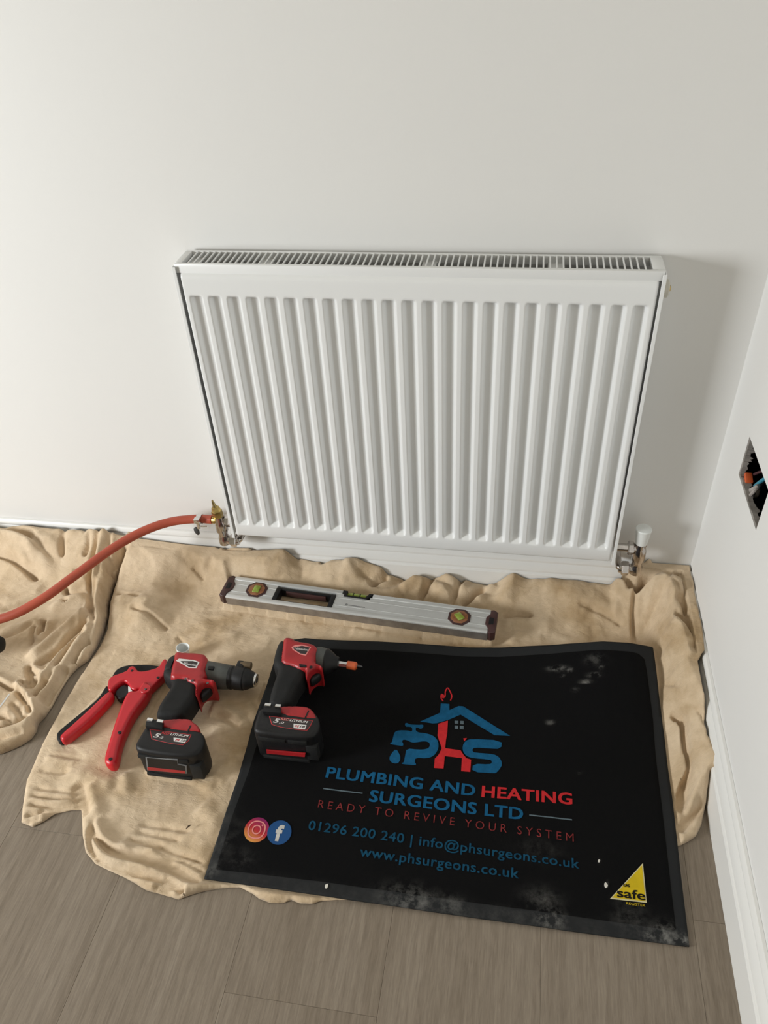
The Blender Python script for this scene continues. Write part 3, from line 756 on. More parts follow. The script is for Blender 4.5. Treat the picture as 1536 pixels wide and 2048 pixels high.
FM = [C([(230, 1191), (251, 1194), (286, 1205)], .005), C([(262, 1222), (300, 1233), (335, 1252)], .006, .005), R([(238, 1205), (270, 1212), (300, 1222)], .006, .016),
      R([(300, 1140), (345, 1120), (392, 1112)], .010, .03), R([(388, 1122), (410, 1130), (432, 1146)], .016, .014, .02), C([(388, 1150), (398, 1156), (412, 1165)], .004),
      C([(381, 1098), (416, 1112), (452, 1134)], .012, .0055), C([(437, 1101), (487, 1119), (539, 1138)], .012, .0055), C([(480, 1102), (530, 1118), (575, 1134)], .006, .005),
      C([(536, 1105), (565, 1115), (592, 1126)], .007, .005), C([(440, 1130), (480, 1137), (515, 1138), (560, 1136), (600, 1131)], .012, .006),
      R([(420, 1148), (470, 1150), (530, 1150), (600, 1143)], .012, .012, .018), R([(410, 1110), (460, 1130)], .008, .008), R([(460, 1106), (520, 1130)], .008, .008),
      R([(330, 1180), (300, 1210), (280, 1250)], .006, .03), R([(416, 1228), (400, 1282)], .003, .018), R([(469, 1250), (440, 1300)], .003, .018),
      R([(557, 1246), (520, 1290)], .003, .018), C([(350, 1262), (372, 1288)], .003),
      R([(600, 1146), (650, 1128), (690, 1126)], .012, .014, .01), C([(640, 1150), (680, 1140), (715, 1136)], .008, .006), R([(690, 1160), (740, 1150), (775, 1160)], .014, .012),
      C([(739, 1177), (758, 1168), (779, 1162)], .008, .005), R([(800, 1178), (830, 1170), (850, 1178)], .014, .014), C([(868, 1162), (852, 1180), (838, 1198)], .008, .006),
      R([(900, 1164), (880, 1195)], .012, .02), C([(926, 1164), (902, 1206)], .007, .006), C([(974, 1180), (950, 1192), (922, 1206)], .010, .006), R([(990, 1176), (950, 1205)], .010, .012),
      R([(1031, 1160), (1015, 1185), (1001, 1210)], .012, .02), C([(1004, 1225), (1040, 1222), (1070, 1226)], .008, .006), R([(1000, 1238), (1060, 1236), (1110, 1246)], .006, .016),
      C([(848, 1262), (833, 1285)], .006, .005), C([(912, 1276), (886, 1290)], .006, .005), R([(760, 1262), (700, 1252)], .005, .01), R([(1040, 1250), (1020, 1280)], .005, .012),
      R([(1080, 1180), (1130, 1200), (1180, 1230)], .006, .02), R([(1120, 1190), (1180, 1205), (1240, 1240)], .006, .016), C([(1150, 1215), (1200, 1224), (1250, 1250)], .004, .005),
      C([(1200, 1176), (1227, 1182), (1251, 1198), (1262, 1211)], .024, .008), C([(1262, 1210), (1265, 1240), (1276, 1284)], .009, .0045), C([(1258, 1211), (1285, 1199), (1308, 1186)], .028, .008),
      R([(1240, 1160), (1244, 1180), (1262, 1195)], .022, .016), R([(1275, 1185), (1300, 1168), (1330, 1180)], .020, .016), R([(1285, 1215), (1320, 1225), (1345, 1250)], .014, .03),
      C([(1273, 1154), (1290, 1150), (1312, 1153), (1326, 1168), (1338, 1192), (1341, 1216)], .012, .005), C([(1321, 1137), (1318, 1153), (1333, 1171), (1354, 1195), (1365, 1222)], .014, .005),
      R([(1330, 1145), (1350, 1172), (1368, 1205)], .014, .007), C([(1345, 1150), (1365, 1180), (1374, 1215)], .008, .004), R([(1310, 1160), (1330, 1192)], .008, .008),
      C([(1356, 1216), (1356, 1262), (1360, 1294)], .014, .006), C([(1333, 1274), (1360, 1295), (1379, 1337), (1391, 1376)], .014, .006), R([(1320, 1290), (1350, 1315), (1375, 1350)], .010, .016),
      R([(1312, 1325), (1345, 1346), (1394, 1386)], .012, .018), R([(1365, 1272), (1382, 1290), (1388, 1340)], .016, .012), C([(1325, 1375), (1351, 1401), (1370, 1437), (1408, 1501)], .010, .006),
      R([(1335, 1372), (1368, 1405), (1400, 1462)], .012, .018), C([(1330, 1428), (1348, 1440), (1363, 1458), (1367, 1498), (1379, 1543), (1365, 1577), (1367, 1601), (1357, 1618)], .020, .007),
      R([(1372, 1450), (1385, 1500), (1396, 1550), (1384, 1592), (1370, 1620)], .016, .012), R([(1340, 1450), (1352, 1500), (1362, 1560)], .012, .012), C([(1358, 1654), (1382, 1631), (1409, 1598)], .010, .006),
      C([(1358, 1605), (1376, 1588), (1392, 1560)], .006, .005),
      # front hem and the wrinkles above it
      C([(177, 1636), (172, 1661), (177, 1693), (194, 1714), (235, 1731), (308, 1744), (352, 1766)], .011, .0045), C([(183, 1622), (179, 1649), (194, 1678), (223, 1699), (279, 1711), (323, 1725), (408, 1758)], .010, .0045),
      R([(178, 1650), (186, 1690), (215, 1712), (270, 1724), (330, 1738)], .006, .005), C([(188, 1664), (206, 1684), (255, 1700), (335, 1722), (390, 1745)], .007, .004),
      R([(186, 1625), (190, 1655), (210, 1682), (260, 1694)], .008, .010), C([(270, 1637), (323, 1643), (382, 1655)], .003, .004), C([(247, 1667), (294, 1678), (323, 1684)], .004, .004),
      C([(282, 1675), (346, 1696), (408, 1720)], .005, .004), C([(300, 1690), (360, 1712), (410, 1738)], .004, .004), R([(282, 1682), (346, 1704), (408, 1728)], .004, .005), C([(230, 1690), (290, 1702), (350, 1716)], .004, .004),
      C([(262, 1650), (310, 1660), (360, 1672)], .003, .004), C([(318, 1747), (346, 1765), (368, 1774)], .016, .005), R([(330, 1772), (380, 1772), (440, 1764)], .010, .008), C([(300, 1760), (335, 1776), (360, 1784)], .006, .004),
      C([(52, 1579), (97, 1588), (156, 1585)], .004, .004), C([(48, 1596), (103, 1605), (150, 1596)], .005, .004), C([(60, 1565), (110, 1572), (150, 1575)], .003, .004), C([(70, 1612), (110, 1612), (155, 1606)], .005, .004),
      R([(50, 1588), (103, 1596), (150, 1590)], .004, .005), C([(42, 1622), (66, 1618), (82, 1612)], .004, .004), C([(44, 1634), (62, 1632), (76, 1625)], .004, .004),
      C([(150, 1556), (158, 1585), (165, 1625)], .010, .010), R([(172, 1560), (190, 1600), (186, 1630)], .006, .012), R([(120, 1540), (150, 1535), (190, 1545), (230, 1560)], .005, .016),
      R([(85, 1505), (120, 1512), (150, 1520)], .003, .01), C([(90, 1498), (130, 1506), (165, 1508)], .002, .004), C([(70, 1530), (110, 1536), (140, 1534)], .002, .004),
      R([(245, 1535), (252, 1560), (240, 1580)], .005, .012), R([(400, 1575), (430, 1540), (470, 1500)], .006, .018), R([(395, 1600), (420, 1620), (425, 1660)], .005, .018),
      C([(420, 1420), (450, 1428), (480, 1445)], .004, .006), R([(415, 1408), (450, 1415), (485, 1430)], .005, .012), R([(420, 1390), (470, 1392), (510, 1400)], .004, .010),
      C([(510, 1790), (540, 1796), (575, 1790), (600, 1797)], .006, .004), R([(420, 1450), (450, 1470), (475, 1500)], .004, .014)]
FLOW_M = [([(176, 1630), (176, 1680), (200, 1712), (262, 1732), (330, 1752), (400, 1764), (470, 1766)], 62, .0085, .026, 1), ([(215, 1650), (250, 1680), (320, 1700), (400, 1730)], 70, .0036, .040, 2),
          ([(46, 1592), (100, 1598), (165, 1590)], 75, .0060, .032, 3), ([(375, 1092), (430, 1112), (500, 1128), (600, 1140)], 48, .011, .045, 4), ([(330, 1120), (420, 1140), (520, 1150), (640, 1150)], 34, .006, .03, 5),
          ([(1325, 1275), (1365, 1325), (1385, 1400), (1398, 1480), (1392, 1560), (1366, 1640)], 36, .014, .040, 6), ([(1300, 1130), (1338, 1160), (1360, 1215), (1372, 1285)], 46, .015, .045, 7), ([(1220, 1170), (1262, 1190), (1310, 1185), (1350, 1215)], 36, .012, .04, 8),
          ([(660, 1135), (760, 1165), (880, 1180), (1000, 1190)], 26, .010, .028, 9), ([(1060, 1190), (1140, 1205), (1220, 1240), (1290, 1300)], 24, .005, .05, 10), ([(230, 1190), (290, 1205), (350, 1225)], 26, .005, .05, 11), ([(400, 1215), (440, 1250), (470, 1300)], 22, .0018, .05, 12),
          ([(530, 1235), (540, 1265), (520, 1300)], 26, .0012, .05, 13), ([(420, 1385), (470, 1400), (520, 1425)], 30, .004, .03, 14), ([(70, 1520), (120, 1530), (200, 1545), (260, 1560)], 36, .003, .04, 15)]
def flow_main(x, y):
    h = np.zeros(x.shape)
    for pts, f, a, w, sd in FLOW_M: h = h+flow(x, y, pts, f, a, w, sd)
    return h
def zmain(x, y, d):
    h = .0100+.0045*fbm(x*7+3, y*7, 3)+.0020*fbm(x*26, y*19, 2)+.0009*fbm(x*70, y*44, 2)
    # piled against the back wall and the right-hand wall
    wb = np.interp(x, we[:, 0], we[:, 2]); wb = wb*(.97+.03*fbm(x*30, y*0, 2))
    ty = np.clip((-.028-y)/.105, 0, 1); wallup = (wb-.012)*np.where(y > -.028, 1, (1-ty)**2*(1+.6*ty))
    ws = np.interp(-y, -se[:, 1], se[:, 2], left=se[0, 2]); ws = ws*sm(-.54, -.48, y)
    tx = np.clip((XR-.028-x)/.075, 0, 1); sideup = (ws-.010)*np.where(x > XR-.028, 1, (1-tx)**2*(1+.5*tx))
    pile = np.maximum(np.maximum(wallup, 0), sideup*sm(-.53, -.44, y)); h = h+np.where(x > .80, np.minimum(pile, .092+.008*fbm(x*20, y*20, 2)), pile)
    # rising towards the left shoulder of the sheet
    h = h+.026*sm(-.12, -.20, x)*sm(-.28, -.18, y)
    h = h+blur(1.2*folds(x, y, crests(FM))*(.35+.65*sm(.957, .925, x))+1.35*flow_main(x, y), 1)+2.0*folds(x, y, creases(FM))*(.35+.65*sm(.957, .925, x))+.0015*ridged(x*1.0, y*1.0, 16, 3)*sm(-.25, -.12, y)+.0009*ridged(x, y*1.8, 20, 5)
    h = pads(x, y, h)
    # beneath the mat
    md = seg_dist(x, y, MAT_POLY, True)[0]; mi = inside(x, y, MAT_POLY)
    zm = zmat(x, y)-.0050
    h = np.where(mi, np.where(md < .035, np.minimum(np.maximum(h, zm-.004), zm), zm-.002), h)
    near = (~mi) & (md < .06)
    h = np.where(near & (y > -.30), np.maximum(h, zm-.004-md*.9), h)
    h = np.where(near, np.minimum(h, zm+.002+np.maximum(md-.004, 0)*1.4), h)
    rimw = .011+.012*sm(-.30, -.20, y)*sm(-.1, -.2, x)
    e = np.sqrt(np.clip(1-(1-np.clip(d/rimw, 0, 1))**2, 0, 1))
    e = np.where((y > -.035) | ((x > XR-.032) & (y > -.46)), 1, e)      # not where it laps up the walls
    h = np.where(((x > .9462) & (y > -.262)) | ((y > -.0206) & (x > .83)), np.maximum(np.minimum(h, .135), .1125), h)
    h = np.where((x > .80) & (y > -.15), np.minimum(h, .135), h)
    h = np.where((x > .925) & (y < -.245), np.minimum(h, .104), h)
    h = .0022+np.maximum(h-.0022, .0008)*e
    return np.maximum(h, .0022)
gm = patch(MAIN, zmain, .0030)
o = gm.build('dust_sheet', M['cloth'], None, (.35, -.35, 0), angle=None)
solidify(o, .0018)
tag(o, 'large creased beige cotton dust sheet spread under the tools and the black mat', 'dust sheet')

# --- second sheet, bunched up on the left
LEFT = [(-.80, -.0215)]+[(x, -.0210) for x in (-.7, -.6, -.5, -.4, -.33, -.27)]
LEFT += WL([(290, 1100), (276, 1122), (254, 1144), (238, 1162), (226, 1186), (217, 1212), (216, 1234), (208, 1262), (192, 1294), (176, 1318), (154, 1333), (138, 1350), (125, 1370), (104, 1408), (90, 1430), (76, 1444),
            (72, 1460), (62, 1474), (44, 1486), (23, 1496), (0, 1505)], .008)+[(-.40, -.575), (-.50, -.56), (-.62, -.60), (-.74, -.56), (-.82, -.45), (-.84, -.25), (-.82, -.1)]
LEFT = [tuple(p) for p in LEFT]
wl = np.array([up(q, 1, -.030) for q in [(0, 1058), (44, 1055), (100, 1062), (156, 1068), (208, 1072), (234, 1084), (279, 1090), (300, 1098)]])
FL = [C([(-40, 1082), (0, 1091), (39, 1103), (78, 1113), (92, 1119)], .020, .009), C([(-40, 1120), (0, 1128), (29, 1134), (59, 1148), (80, 1164)], .016, .007), R([(-40, 1098), (0, 1108), (45, 1120), (90, 1140)], .022, .016),
      R([(-40, 1072), (40, 1080), (110, 1090), (150, 1092)], .012, .018), C([(46, 1098), (100, 1105), (140, 1108)], .005, .006), C([(162, 1074), (160, 1091), (144, 1115), (132, 1140)], .012, .006), R([(175, 1078), (172, 1100), (158, 1122)], .014, .010),
      C([(182, 1082), (186, 1100), (190, 1118)], .008, .005), R([(205, 1078), (208, 1098), (196, 1120)], .012, .009), C([(198, 1112), (192, 1130), (176, 1140)], .010, .005), C([(226, 1100), (203, 1134), (184, 1160), (181, 1191), (181, 1238)], .014, .0055),
      R([(236, 1100), (214, 1134), (197, 1158), (190, 1192), (190, 1230)], .014, .008), C([(240, 1104), (236, 1126), (222, 1150)], .010, .005), R([(250, 1100), (238, 1128), (232, 1146)], .012, .008), C([(252, 1132), (232, 1146), (219, 1154), (242, 1160)], .018, .006),
      R([(282, 1100), (266, 1122), (244, 1138)], .016, .009), C([(262, 1094), (256, 1106), (246, 1112)], .010, .006), C([(193, 1168), (187, 1212), (189, 1251)], .009, .005), R([(205, 1170), (199, 1212), (200, 1250), (190, 1280)], .012, .008),
      C([(210, 1180), (206, 1220), (208, 1248)], .008, .0045), C([(130, 1170), (133, 1189), (155, 1190), (177, 1187)], .014, .005), R([(136, 1178), (160, 1172), (176, 1164)], .010, .009), C([(120, 1208), (128, 1200), (136, 1210)], .010, .005),
      C([(150, 1158), (165, 1156), (180, 1152)], .012, .006), R([(100, 1222), (130, 1206), (170, 1194)], .010, .012),
      R([(180, 1224), (143, 1252), (104, 1281), (57, 1317)], .018, .010, .007), C([(182, 1244), (146, 1270), (112, 1303), (64, 1328)], .024, .006), R([(184, 1256), (146, 1286), (115, 1316), (86, 1352)], .014, .009, .008),
      C([(178, 1262), (156, 1276), (130, 1302), (104, 1334)], .014, .0055), R([(172, 1278), (145, 1304), (118, 1338)], .010, .007), C([(184, 1280), (160, 1298), (140, 1324)], .010, .005), R([(196, 1290), (172, 1314), (146, 1332)], .010, .009),
      C([(130, 1326), (110, 1366), (80, 1408)], .014, .006), R([(140, 1334), (118, 1370), (92, 1414), (78, 1436)], .010, .007), C([(104, 1372), (94, 1398), (82, 1424)], .007, .004), R([(120, 1330), (100, 1366), (76, 1398)], .009, .008),
      C([(86, 1236), (85, 1255), (82, 1272)], .018, .006), R([(98, 1240), (92, 1268), (66, 1298), (57, 1318)], .014, .010), C([(72, 1246), (62, 1264), (66, 1290)], .006, .005), R([(76, 1250), (70, 1270), (72, 1288)], .006, .006),
      C([(54, 1322), (55, 1345), (72, 1363)], .014, .005), C([(58, 1332), (68, 1342), (80, 1346)], .010, .004), R([(60, 1326), (76, 1340), (84, 1352), (80, 1364)], .014, .007), R([(58, 1342), (68, 1352), (76, 1358)], .008, .005),
      C([(52, 1352), (62, 1360), (58, 1376)], .018, .006), C([(92, 1356), (77, 1379), (65, 1394)], .018, .005), R([(29, 1356), (44, 1380), (61, 1404), (66, 1428)], .020, .008, .007), C([(30, 1372), (44, 1392), (58, 1410), (64, 1430)], .012, .005), 
      C([(36, 1354), (46, 1366), (50, 1374)], .008, .004), C([(-20, 1354), (0, 1362), (18, 1373), (30, 1370)], .012, .004), R([(-20, 1346), (4, 1356), (24, 1364)], .008, .008), R([(72, 1396), (74, 1425), (70, 1450)], .010, .008),
      R([(-20, 1468), (20, 1462), (48, 1450), (66, 1434)], .012, .008), C([(-20, 1450), (10, 1452), (40, 1444), (58, 1428)], .010, .006), C([(-20, 1478), (20, 1474), (50, 1462)], .006, .004), R([(-20, 1490), (20, 1482), (54, 1468)], .008, .006),
      R([(0, 1205), (50, 1196), (110, 1180)], .006, .014), C([(0, 1222), (60, 1200), (110, 1196)], .004, .006), R([(0, 1264), (40, 1250), (76, 1236)], .006, .008), C([(0, 1275), (44, 1258), (70, 1240)], .005, .005), R([(-10, 1158), (40, 1172), (90, 1180)], .008, .02),
      C([(20, 1400), (36, 1420), (44, 1440)], .005, .005), R([(10, 1412), (26, 1432), (34, 1448)], .006, .008), C([(-10, 1435), (10, 1430), (24, 1444)], .006, .005)]
FLOW_L = [([(292, 1080), (236, 1130), (204, 1170), (194, 1220), (176, 1262), (132, 1306), (96, 1362), (62, 1450)], 40, .019, .034, 21), ([(200, 1215), (130, 1262), (80, 1300), (44, 1330)], 40, .010, .026, 22),
          ([(-80, 1078), (0, 1100), (60, 1118), (140, 1130)], 20, .020, .050, 23), ([(-80, 1215), (10, 1225), (80, 1215), (150, 1190)], 20, .007, .05, 25),
          ([(-60, 1472), (0, 1464), (40, 1450), (72, 1420)], 40, .010, .024, 26)]
def flow_left(x, y):
    h = np.zeros(x.shape)
    for pts, f, a, w, sd in FLOW_L: h = h+flow(x, y, pts, f, a, w, sd)
    return h
def zleft(x, y, d):
    h = .020+.007*fbm(x*8+9, y*8+2, 2)+.0015*fbm(x*24+5, y*24, 2)
    wb = np.interp(x, wl[:, 0], wl[:, 2]); ty = np.clip((-.028-y)/.12, 0, 1)
    h = h+np.maximum((wb-.018)*np.where(y > -.028, 1, (1-ty)**2*(1+.8*ty)), 0)
    h = h+.012*sm(-.46, -.30, x)*sm(-.36, -.22, y)
    h = h+blur((.9*folds(x, y, crests(FL))+1.15*flow_left(x, y))*(.3+.7*sm(-.022, -.065, y)), 2)+1.7*folds(x, y, creases(FL))*(.3+.7*sm(-.022, -.065, y))+.0008*ridged(x*.8-y*.8, (x+y)*.4, 40, 2)
    e = np.sqrt(np.clip(1-(1-np.clip(d/.012, 0, 1))**2, 0, 1)); e = np.where(y > -.035, 1, e)
    return .0022+np.maximum(h-.0022, .0012)*e
gl = patch(LEFT, zleft, .0030)
o = gl.build('dust_sheet', M['cloth'], None, (-.5, -.3, 0), angle=None)
solidify(o, .0018)
tag(o, 'second beige dust sheet bunched into deep folds under the red hose', 'dust sheet')

# ------------------------------------------------------------------ door mat
DM = thing('door_mat', (.51, -.46, 0), 'black rubber-edged mat printed with a blue and red plumbing logo', 'mat')
def dust_of(x, y):
    d = np.zeros(x.shape)
    def blob(q, r, a, sx=1.0):
        nonlocal d
        c = on_mat(q); r = r*.8; d = np.maximum(d, a*np.exp(-(((x-c[0])/(r*sx))**2+((y-c[1])/r)**2)))
    edge = sm(-.700, -.722, y)*(.05+.35*sm(.45, .65, x)*sm(.80, .70, x)*np.clip(fbm(x*16, y*8+40, 3)+.35, 0, 1))
    d = np.maximum(d, edge)
    for q, r, a, s in [((1100, 1838), .016, 1.5, 1.4), ((1085, 1800), .020, .32, 1.6), ((1330, 1870), .018, 1.1, 1.3), ((1365, 1882), .012, 1.4, 1.2), ((1300, 1872), .010, 1.0, 1.6), ((1260, 1840), .03, .25, 1),
                       ((820, 1800), .022, .75, 2.2), ((900, 1812), .016, .5, 2), ((450, 1640), .035, .10, .5), ((445, 1690), .030, .18, .7), ((425, 1740), .018, .40, .8), ((470, 1660), .03, .08, .8), ((480, 1720), .02, .16, 1.4),
                       ((1115, 1338), .006, 1.3, 3), ((1140, 1341), .004, 1.5, 1), ((1190, 1320), .013, .35, 1.6), ((1203, 1335), .004, .8, 1), ((1188, 1351), .004, 1.3, 3.0), ((1172, 1364), .003, 1.3, 4), ((1125, 1352), .003, 1.2, 1.3),
                       ((1150, 1380), .005, .45, 1.4), ((1100, 1446), .004, .9, 2), ((1160, 1545), .003, 1.2, 1), ((1198, 1722), .004, .8, .5), ((1213, 1770), .005, 1.0, .6), ((1080, 1700), .02, .12, 2)]:
        blob(q, r, a, s)
    return np.clip(d*.8, 0, 1.2)
def zborder(x, y, d): return zmat(x, y)
gb = patch(MAT_POLY, zborder, .0045)
ob = gb.build('rubber_border', M['rubber_mat'], DM, angle=None); solidify(ob, .003)
# raised pile field with rounded corners
inner_px = [(431, 1739), (462, 1640), (497, 1545), (528, 1443), (553, 1369), (568, 1320), (574, 1306), (588, 1299), (640, 1297), (760, 1301), (900, 1311), (1000, 1314), (1100, 1308), (1180, 1301), (1240, 1302), (1276, 1307), (1289, 1318), (1294, 1345),
            (1306, 1440), (1322, 1600), (1338, 1740), (1352, 1862), (1130, 1830), (900, 1799), (640, 1763)]
inner = np.array([on_mat(q) for q in inner_px])
gi = patch(inner, lambda x, y, d: zmat(x, y)+.0004+.0012*sm(0, .004, d), .0045)
oi = gi.build('pile_field', M['pile'], DM, angle=None)
for oo in (ob, oi):
    co = np.array([v.co[:] for v in oo.data.vertices])+WORLD[DM]
    at = oo.data.attributes.new('dust', 'FLOAT', 'POINT')
    dv = dust_of(co[:, 0], co[:, 1])
    at.data.foreach_set('value', dv.astype(np.float32))
PZ = .0024
def on_pile(p): return (p[0], p[1], float(zmat(np.array(p[0]), np.array(p[1])))+PZ)
def tri_poly(pts):
    bm = bmesh.new(); vs = [bm.verts.new((p[0], p[1], 0)) for p in pts]; f = bm.faces.new(vs)
    bmesh.ops.triangulate(bm, faces=[f]); bm.verts.index_update()
    out = ([v.co[:2] for v in bm.verts], [tuple(v.index for v in q.verts) for q in bm.faces]); bm.free(); return out
def print_poly(g, pts, dz=0.0):
    v, f = tri_poly(pts); vv = []
    a = area2(np.array(pts, float))
    for p in v: q = on_pile(p); vv.append((q[0], q[1], q[2]+dz))
    fix = []
    for q in f:
        A = [np.array(vv[i][:2]) for i in q]; s = (A[1]-A[0])[0]*(A[2]-A[0])[1]-(A[1]-A[0])[1]*(A[2]-A[0])[0]
        fix.append(q if s > 0 else q[::-1])
    g.add(vv, fix)
def print_text(g, s, x0, x1, yb0, yb1, h, bold=0.0, spacing=1.0, dz=0.0, ref=None):
    v, f = text_geo(s, min(bold, 0), 0, spacing); a, b = v[:, 0].min(), v[:, 0].max(); ch = cap_height()
    e = max(bold, 0)*h
    for k, (ex, ey) in enumerate([(0, 0), (e, e*.5), (-e, -e*.5), (e, -e*.5), (-e, e*.5)] if e else [(0, 0)]):
        out = []
        for p in v:
            t = (p[0]-a)/(b-a); x = x0+e+t*(x1-x0-2*e)+ex; y = yb0+t*(yb1-yb0)+p[1]/ch*h+ey
            q = on_pile((x, y)); out.append((q[0], q[1], q[2]+dz+k*.00002))
        g.add(out, f)
def ring(n, r): return [(r*math.cos(2*math.pi*k/n), r*math.sin(2*math.pi*k/n)) for k in range(n)]
def stroke(g, pts, w, dz=0.0, closed=False):
    P = np.array(pts, float); n = len(P)
    T_ = np.roll(P, -1, 0)-np.roll(P, 1, 0) if closed else np.gradient(P, axis=0)
    T_ /= np.linalg.norm(T_, axis=1)[:, None]; N = np.stack([-T_[:, 1], T_[:, 0]], 1)*w/2
    v = []
    for p, q in zip(P, N):
        for s in (1, -1): c = on_pile(p+q*s); v.append((c[0], c[1], c[2]+dz))
    f = [(2*i, 2*i+1, 2*((i+1) % n)+1, 2*((i+1) % n)) for i in range(n if closed else n-1)]
    g.add(v, f)
lg = lambda pts: [on_mat((740+x/4.8, 1350+y/4.8)) for x, y in pts]
def emit(g, name, mt, label=None):
    o = g.build(name, mt, DM, smooth=False)
    if label: o['label'] = label
    return o
g = G()
print_poly(g, lg([(480, 455), (560, 420), (640, 385), (672, 370), (680, 280), (762, 285), (762, 345), (850, 305), (895, 308), (1120, 450), (1345, 592), (1195, 585), (1030, 486), (870, 388), (760, 435), (640, 470), (600, 472), (540, 462)]))
emit(g, 'printed_roof', M['mat_blue'], 'blue printed house roof with chimney')
g = G()
print_poly(g, chaikin(lg([(195, 672), (197, 655), (213, 655), (225, 590), (240, 552), (280, 538), (370, 540), (395, 552), (408, 540), (403, 508), (370, 503), (345, 505), (335, 485), (340, 468), (360, 468), (380, 482), (470, 487), (495, 483), (515, 490), (508, 515), (485, 527),
           (455, 510), (440, 513), (438, 540), (465, 560), (530, 566), (600, 585), (645, 625), (660, 680), (648, 735), (610, 785), (550, 808), (435, 800), (430, 850), (442, 857), (440, 875), (305, 862), (308, 850), (325, 848), (338, 780), (350, 712), (470, 724), (540, 720), (572, 700), (575, 665), (555, 648),
           (510, 643), (440, 655), (400, 655), (350, 630), (315, 628), (308, 650), (320, 665), (318, 690), (255, 681)]), 1))
print_poly(g, chaikin(lg([(250, 712), (290, 780), (292, 820), (270, 855), (230, 857), (195, 838), (185, 805), (200, 770)]), 1))
emit(g, 'printed_tap', M['mat_blue'], 'blue printed letter P drawn as a dripping tap')
g = G()
print_poly(g, lg([(655, 475), (748, 445), (742, 560), (728, 640), (722, 710), (870, 730), (895, 770), (925, 805), (970, 820), (962, 938), (875, 930), (882, 805), (718, 785), (706, 905), (614, 900), (622, 810), (660, 770), (690, 710), (665, 640), (648, 590)]))
print_poly(g, lg([(895, 615), (930, 612), (905, 645)]))
emit(g, 'printed_letter', M['mat_red'], 'red printed letter h')
g = G()
print_poly(g, chaikin(lg([(1265, 635), (1258, 718), (1130, 712), (1010, 705), (985, 716), (983, 738), (1003, 752), (1180, 765), (1238, 792), (1266, 845), (1260, 890), (1213, 947), (1190, 950), (980, 938), (988, 858), (1150, 866), (1170, 850), (1165, 826), (1140, 818), (985, 805), (925, 785), (893, 745), (887, 690), (915, 640), (970, 620)]), 1))
emit(g, 'printed_letter', M['mat_blue'], 'blue printed letter S')
g = G()
for a, b, c, d in [(812, 445, 848, 476), (866, 447, 899, 480), (812, 491, 846, 525), (862, 494, 899, 530)]: print_poly(g, lg([(a, b), (c, b+2), (c, d), (a, d-2)]))
emit(g, 'printed_window', M['mat_line'])
g = G()
stroke(g, chaikin(lg([(703, 258), (682, 232), (680, 205), (690, 188), (705, 200), (716, 222), (722, 205), (722, 165), (735, 142), (748, 126), (768, 165), (785, 200), (784, 225), (772, 252)]), 2, False), .0024)
print_poly(g, chaikin(lg([(682, 200), (698, 190), (708, 205), (718, 225), (706, 232), (686, 225)]), 1))
emit(g, 'printed_flame', M['mat_red'])
g = G(); print_text(g, 'PLUMBING AND', .294, .558, -.535, -.533, .0205, .045, 1.05); emit(g, 'lettering', M['mat_blue'])
g = G(); print_text(g, 'HEATING', .569, .723, -.5325, -.5245, .0205, .045, 1.05); emit(g, 'lettering', M['mat_red'])
g = G(); print_text(g, 'SURGEONS LTD', .378, .641, -.5690, -.5645, .0205, .045, 1.05); emit(g, 'lettering', M['mat_blue'])
for r0, r1 in (((.295, -.5565), (.365, -.556)), ((.651, -.5545), (.722, -.552))):
    g = G(); stroke(g, np.linspace(r0, r1, 6), .0022); emit(g, 'printed_rule', M['mat_line'])
g = G(); print_text(g, 'READY TO REVIVE YOUR SYSTEM', .293, .724, -.5925, -.590, .0140, -.006, 1.55); emit(g, 'lettering', M['mat_red_dim'])
g = G(); print_text(g, '01296 200 240 | info@phsurgeons.co.uk', .285, .732, -.6325, -.6335, .0155, .02, 1.06); emit(g, 'lettering', M['mat_blue_dim'])
g = G(); print_text(g, 'www.phsurgeons.co.uk', .379, .637, -.6635, -.6630, .0155, .025, 1.06); emit(g, 'lettering', M['mat_blue_dim'])
# round social-media badges
def badge(cx, cy, r, mt, name, dz=.0): 
    g = G(); print_poly(g, [(cx+x, cy+y) for x, y in ring(40, r)], dz); return emit(g, name, mt)
ig = mat('badge_gradient', (.5, .05, .1), .85, spec=.12)
nt = ig.node_tree; tc = nt.nodes.new('ShaderNodeTexCoord'); sp = nt.nodes.new('ShaderNodeSeparateXYZ'); nt.links.new(tc.outputs['Object'], sp.inputs[0])
ad = nt.nodes.new('ShaderNodeMath'); ad.operation = 'MULTIPLY_ADD'; ad.inputs[1].default_value = .45; nt.links.new(sp.outputs[0], ad.inputs[0]); nt.links.new(sp.outputs[1], ad.inputs[2])
mr = nt.nodes.new('ShaderNodeMapRange'); _c = (.199-.51)*.45+(-.645+.46); mr.inputs[1].default_value = _c-.020; mr.inputs[2].default_value = _c+.022; nt.links.new(ad.outputs[0], mr.inputs[0])
cr = nt.nodes.new('ShaderNodeValToRGB'); e = cr.color_ramp.elements; e[0].color = (.62, .27, .07, 1); e[1].color = (.22, .02, .10, 1); x = e.new(.45); x.color = (.45, .035, .04, 1)
nt.links.new(mr.outputs[0], cr.inputs[0]); nt.links.new(cr.outputs[0], nt.nodes['Principled BSDF'].inputs['Base Color'])
bx, by = .199, -.6445; badge(bx, by, .0212, ig, 'printed_badge')
g = G()
rr = chaikin([(bx-.0142, by-.0142), (bx+.0142, by-.0142), (bx+.0142, by+.0142), (bx-.0142, by+.0142)], 3); stroke(g, rr, .0022, .0004, True)
stroke(g, [(bx+x, by+y) for x, y in ring(28, .0070)], .0021, .0004, True); print_poly(g, [(bx+.0083+x, by+.0083+y) for x, y in ring(12, .0016)], .0004)
emit(g, 'badge_outline', M['mat_pink'])
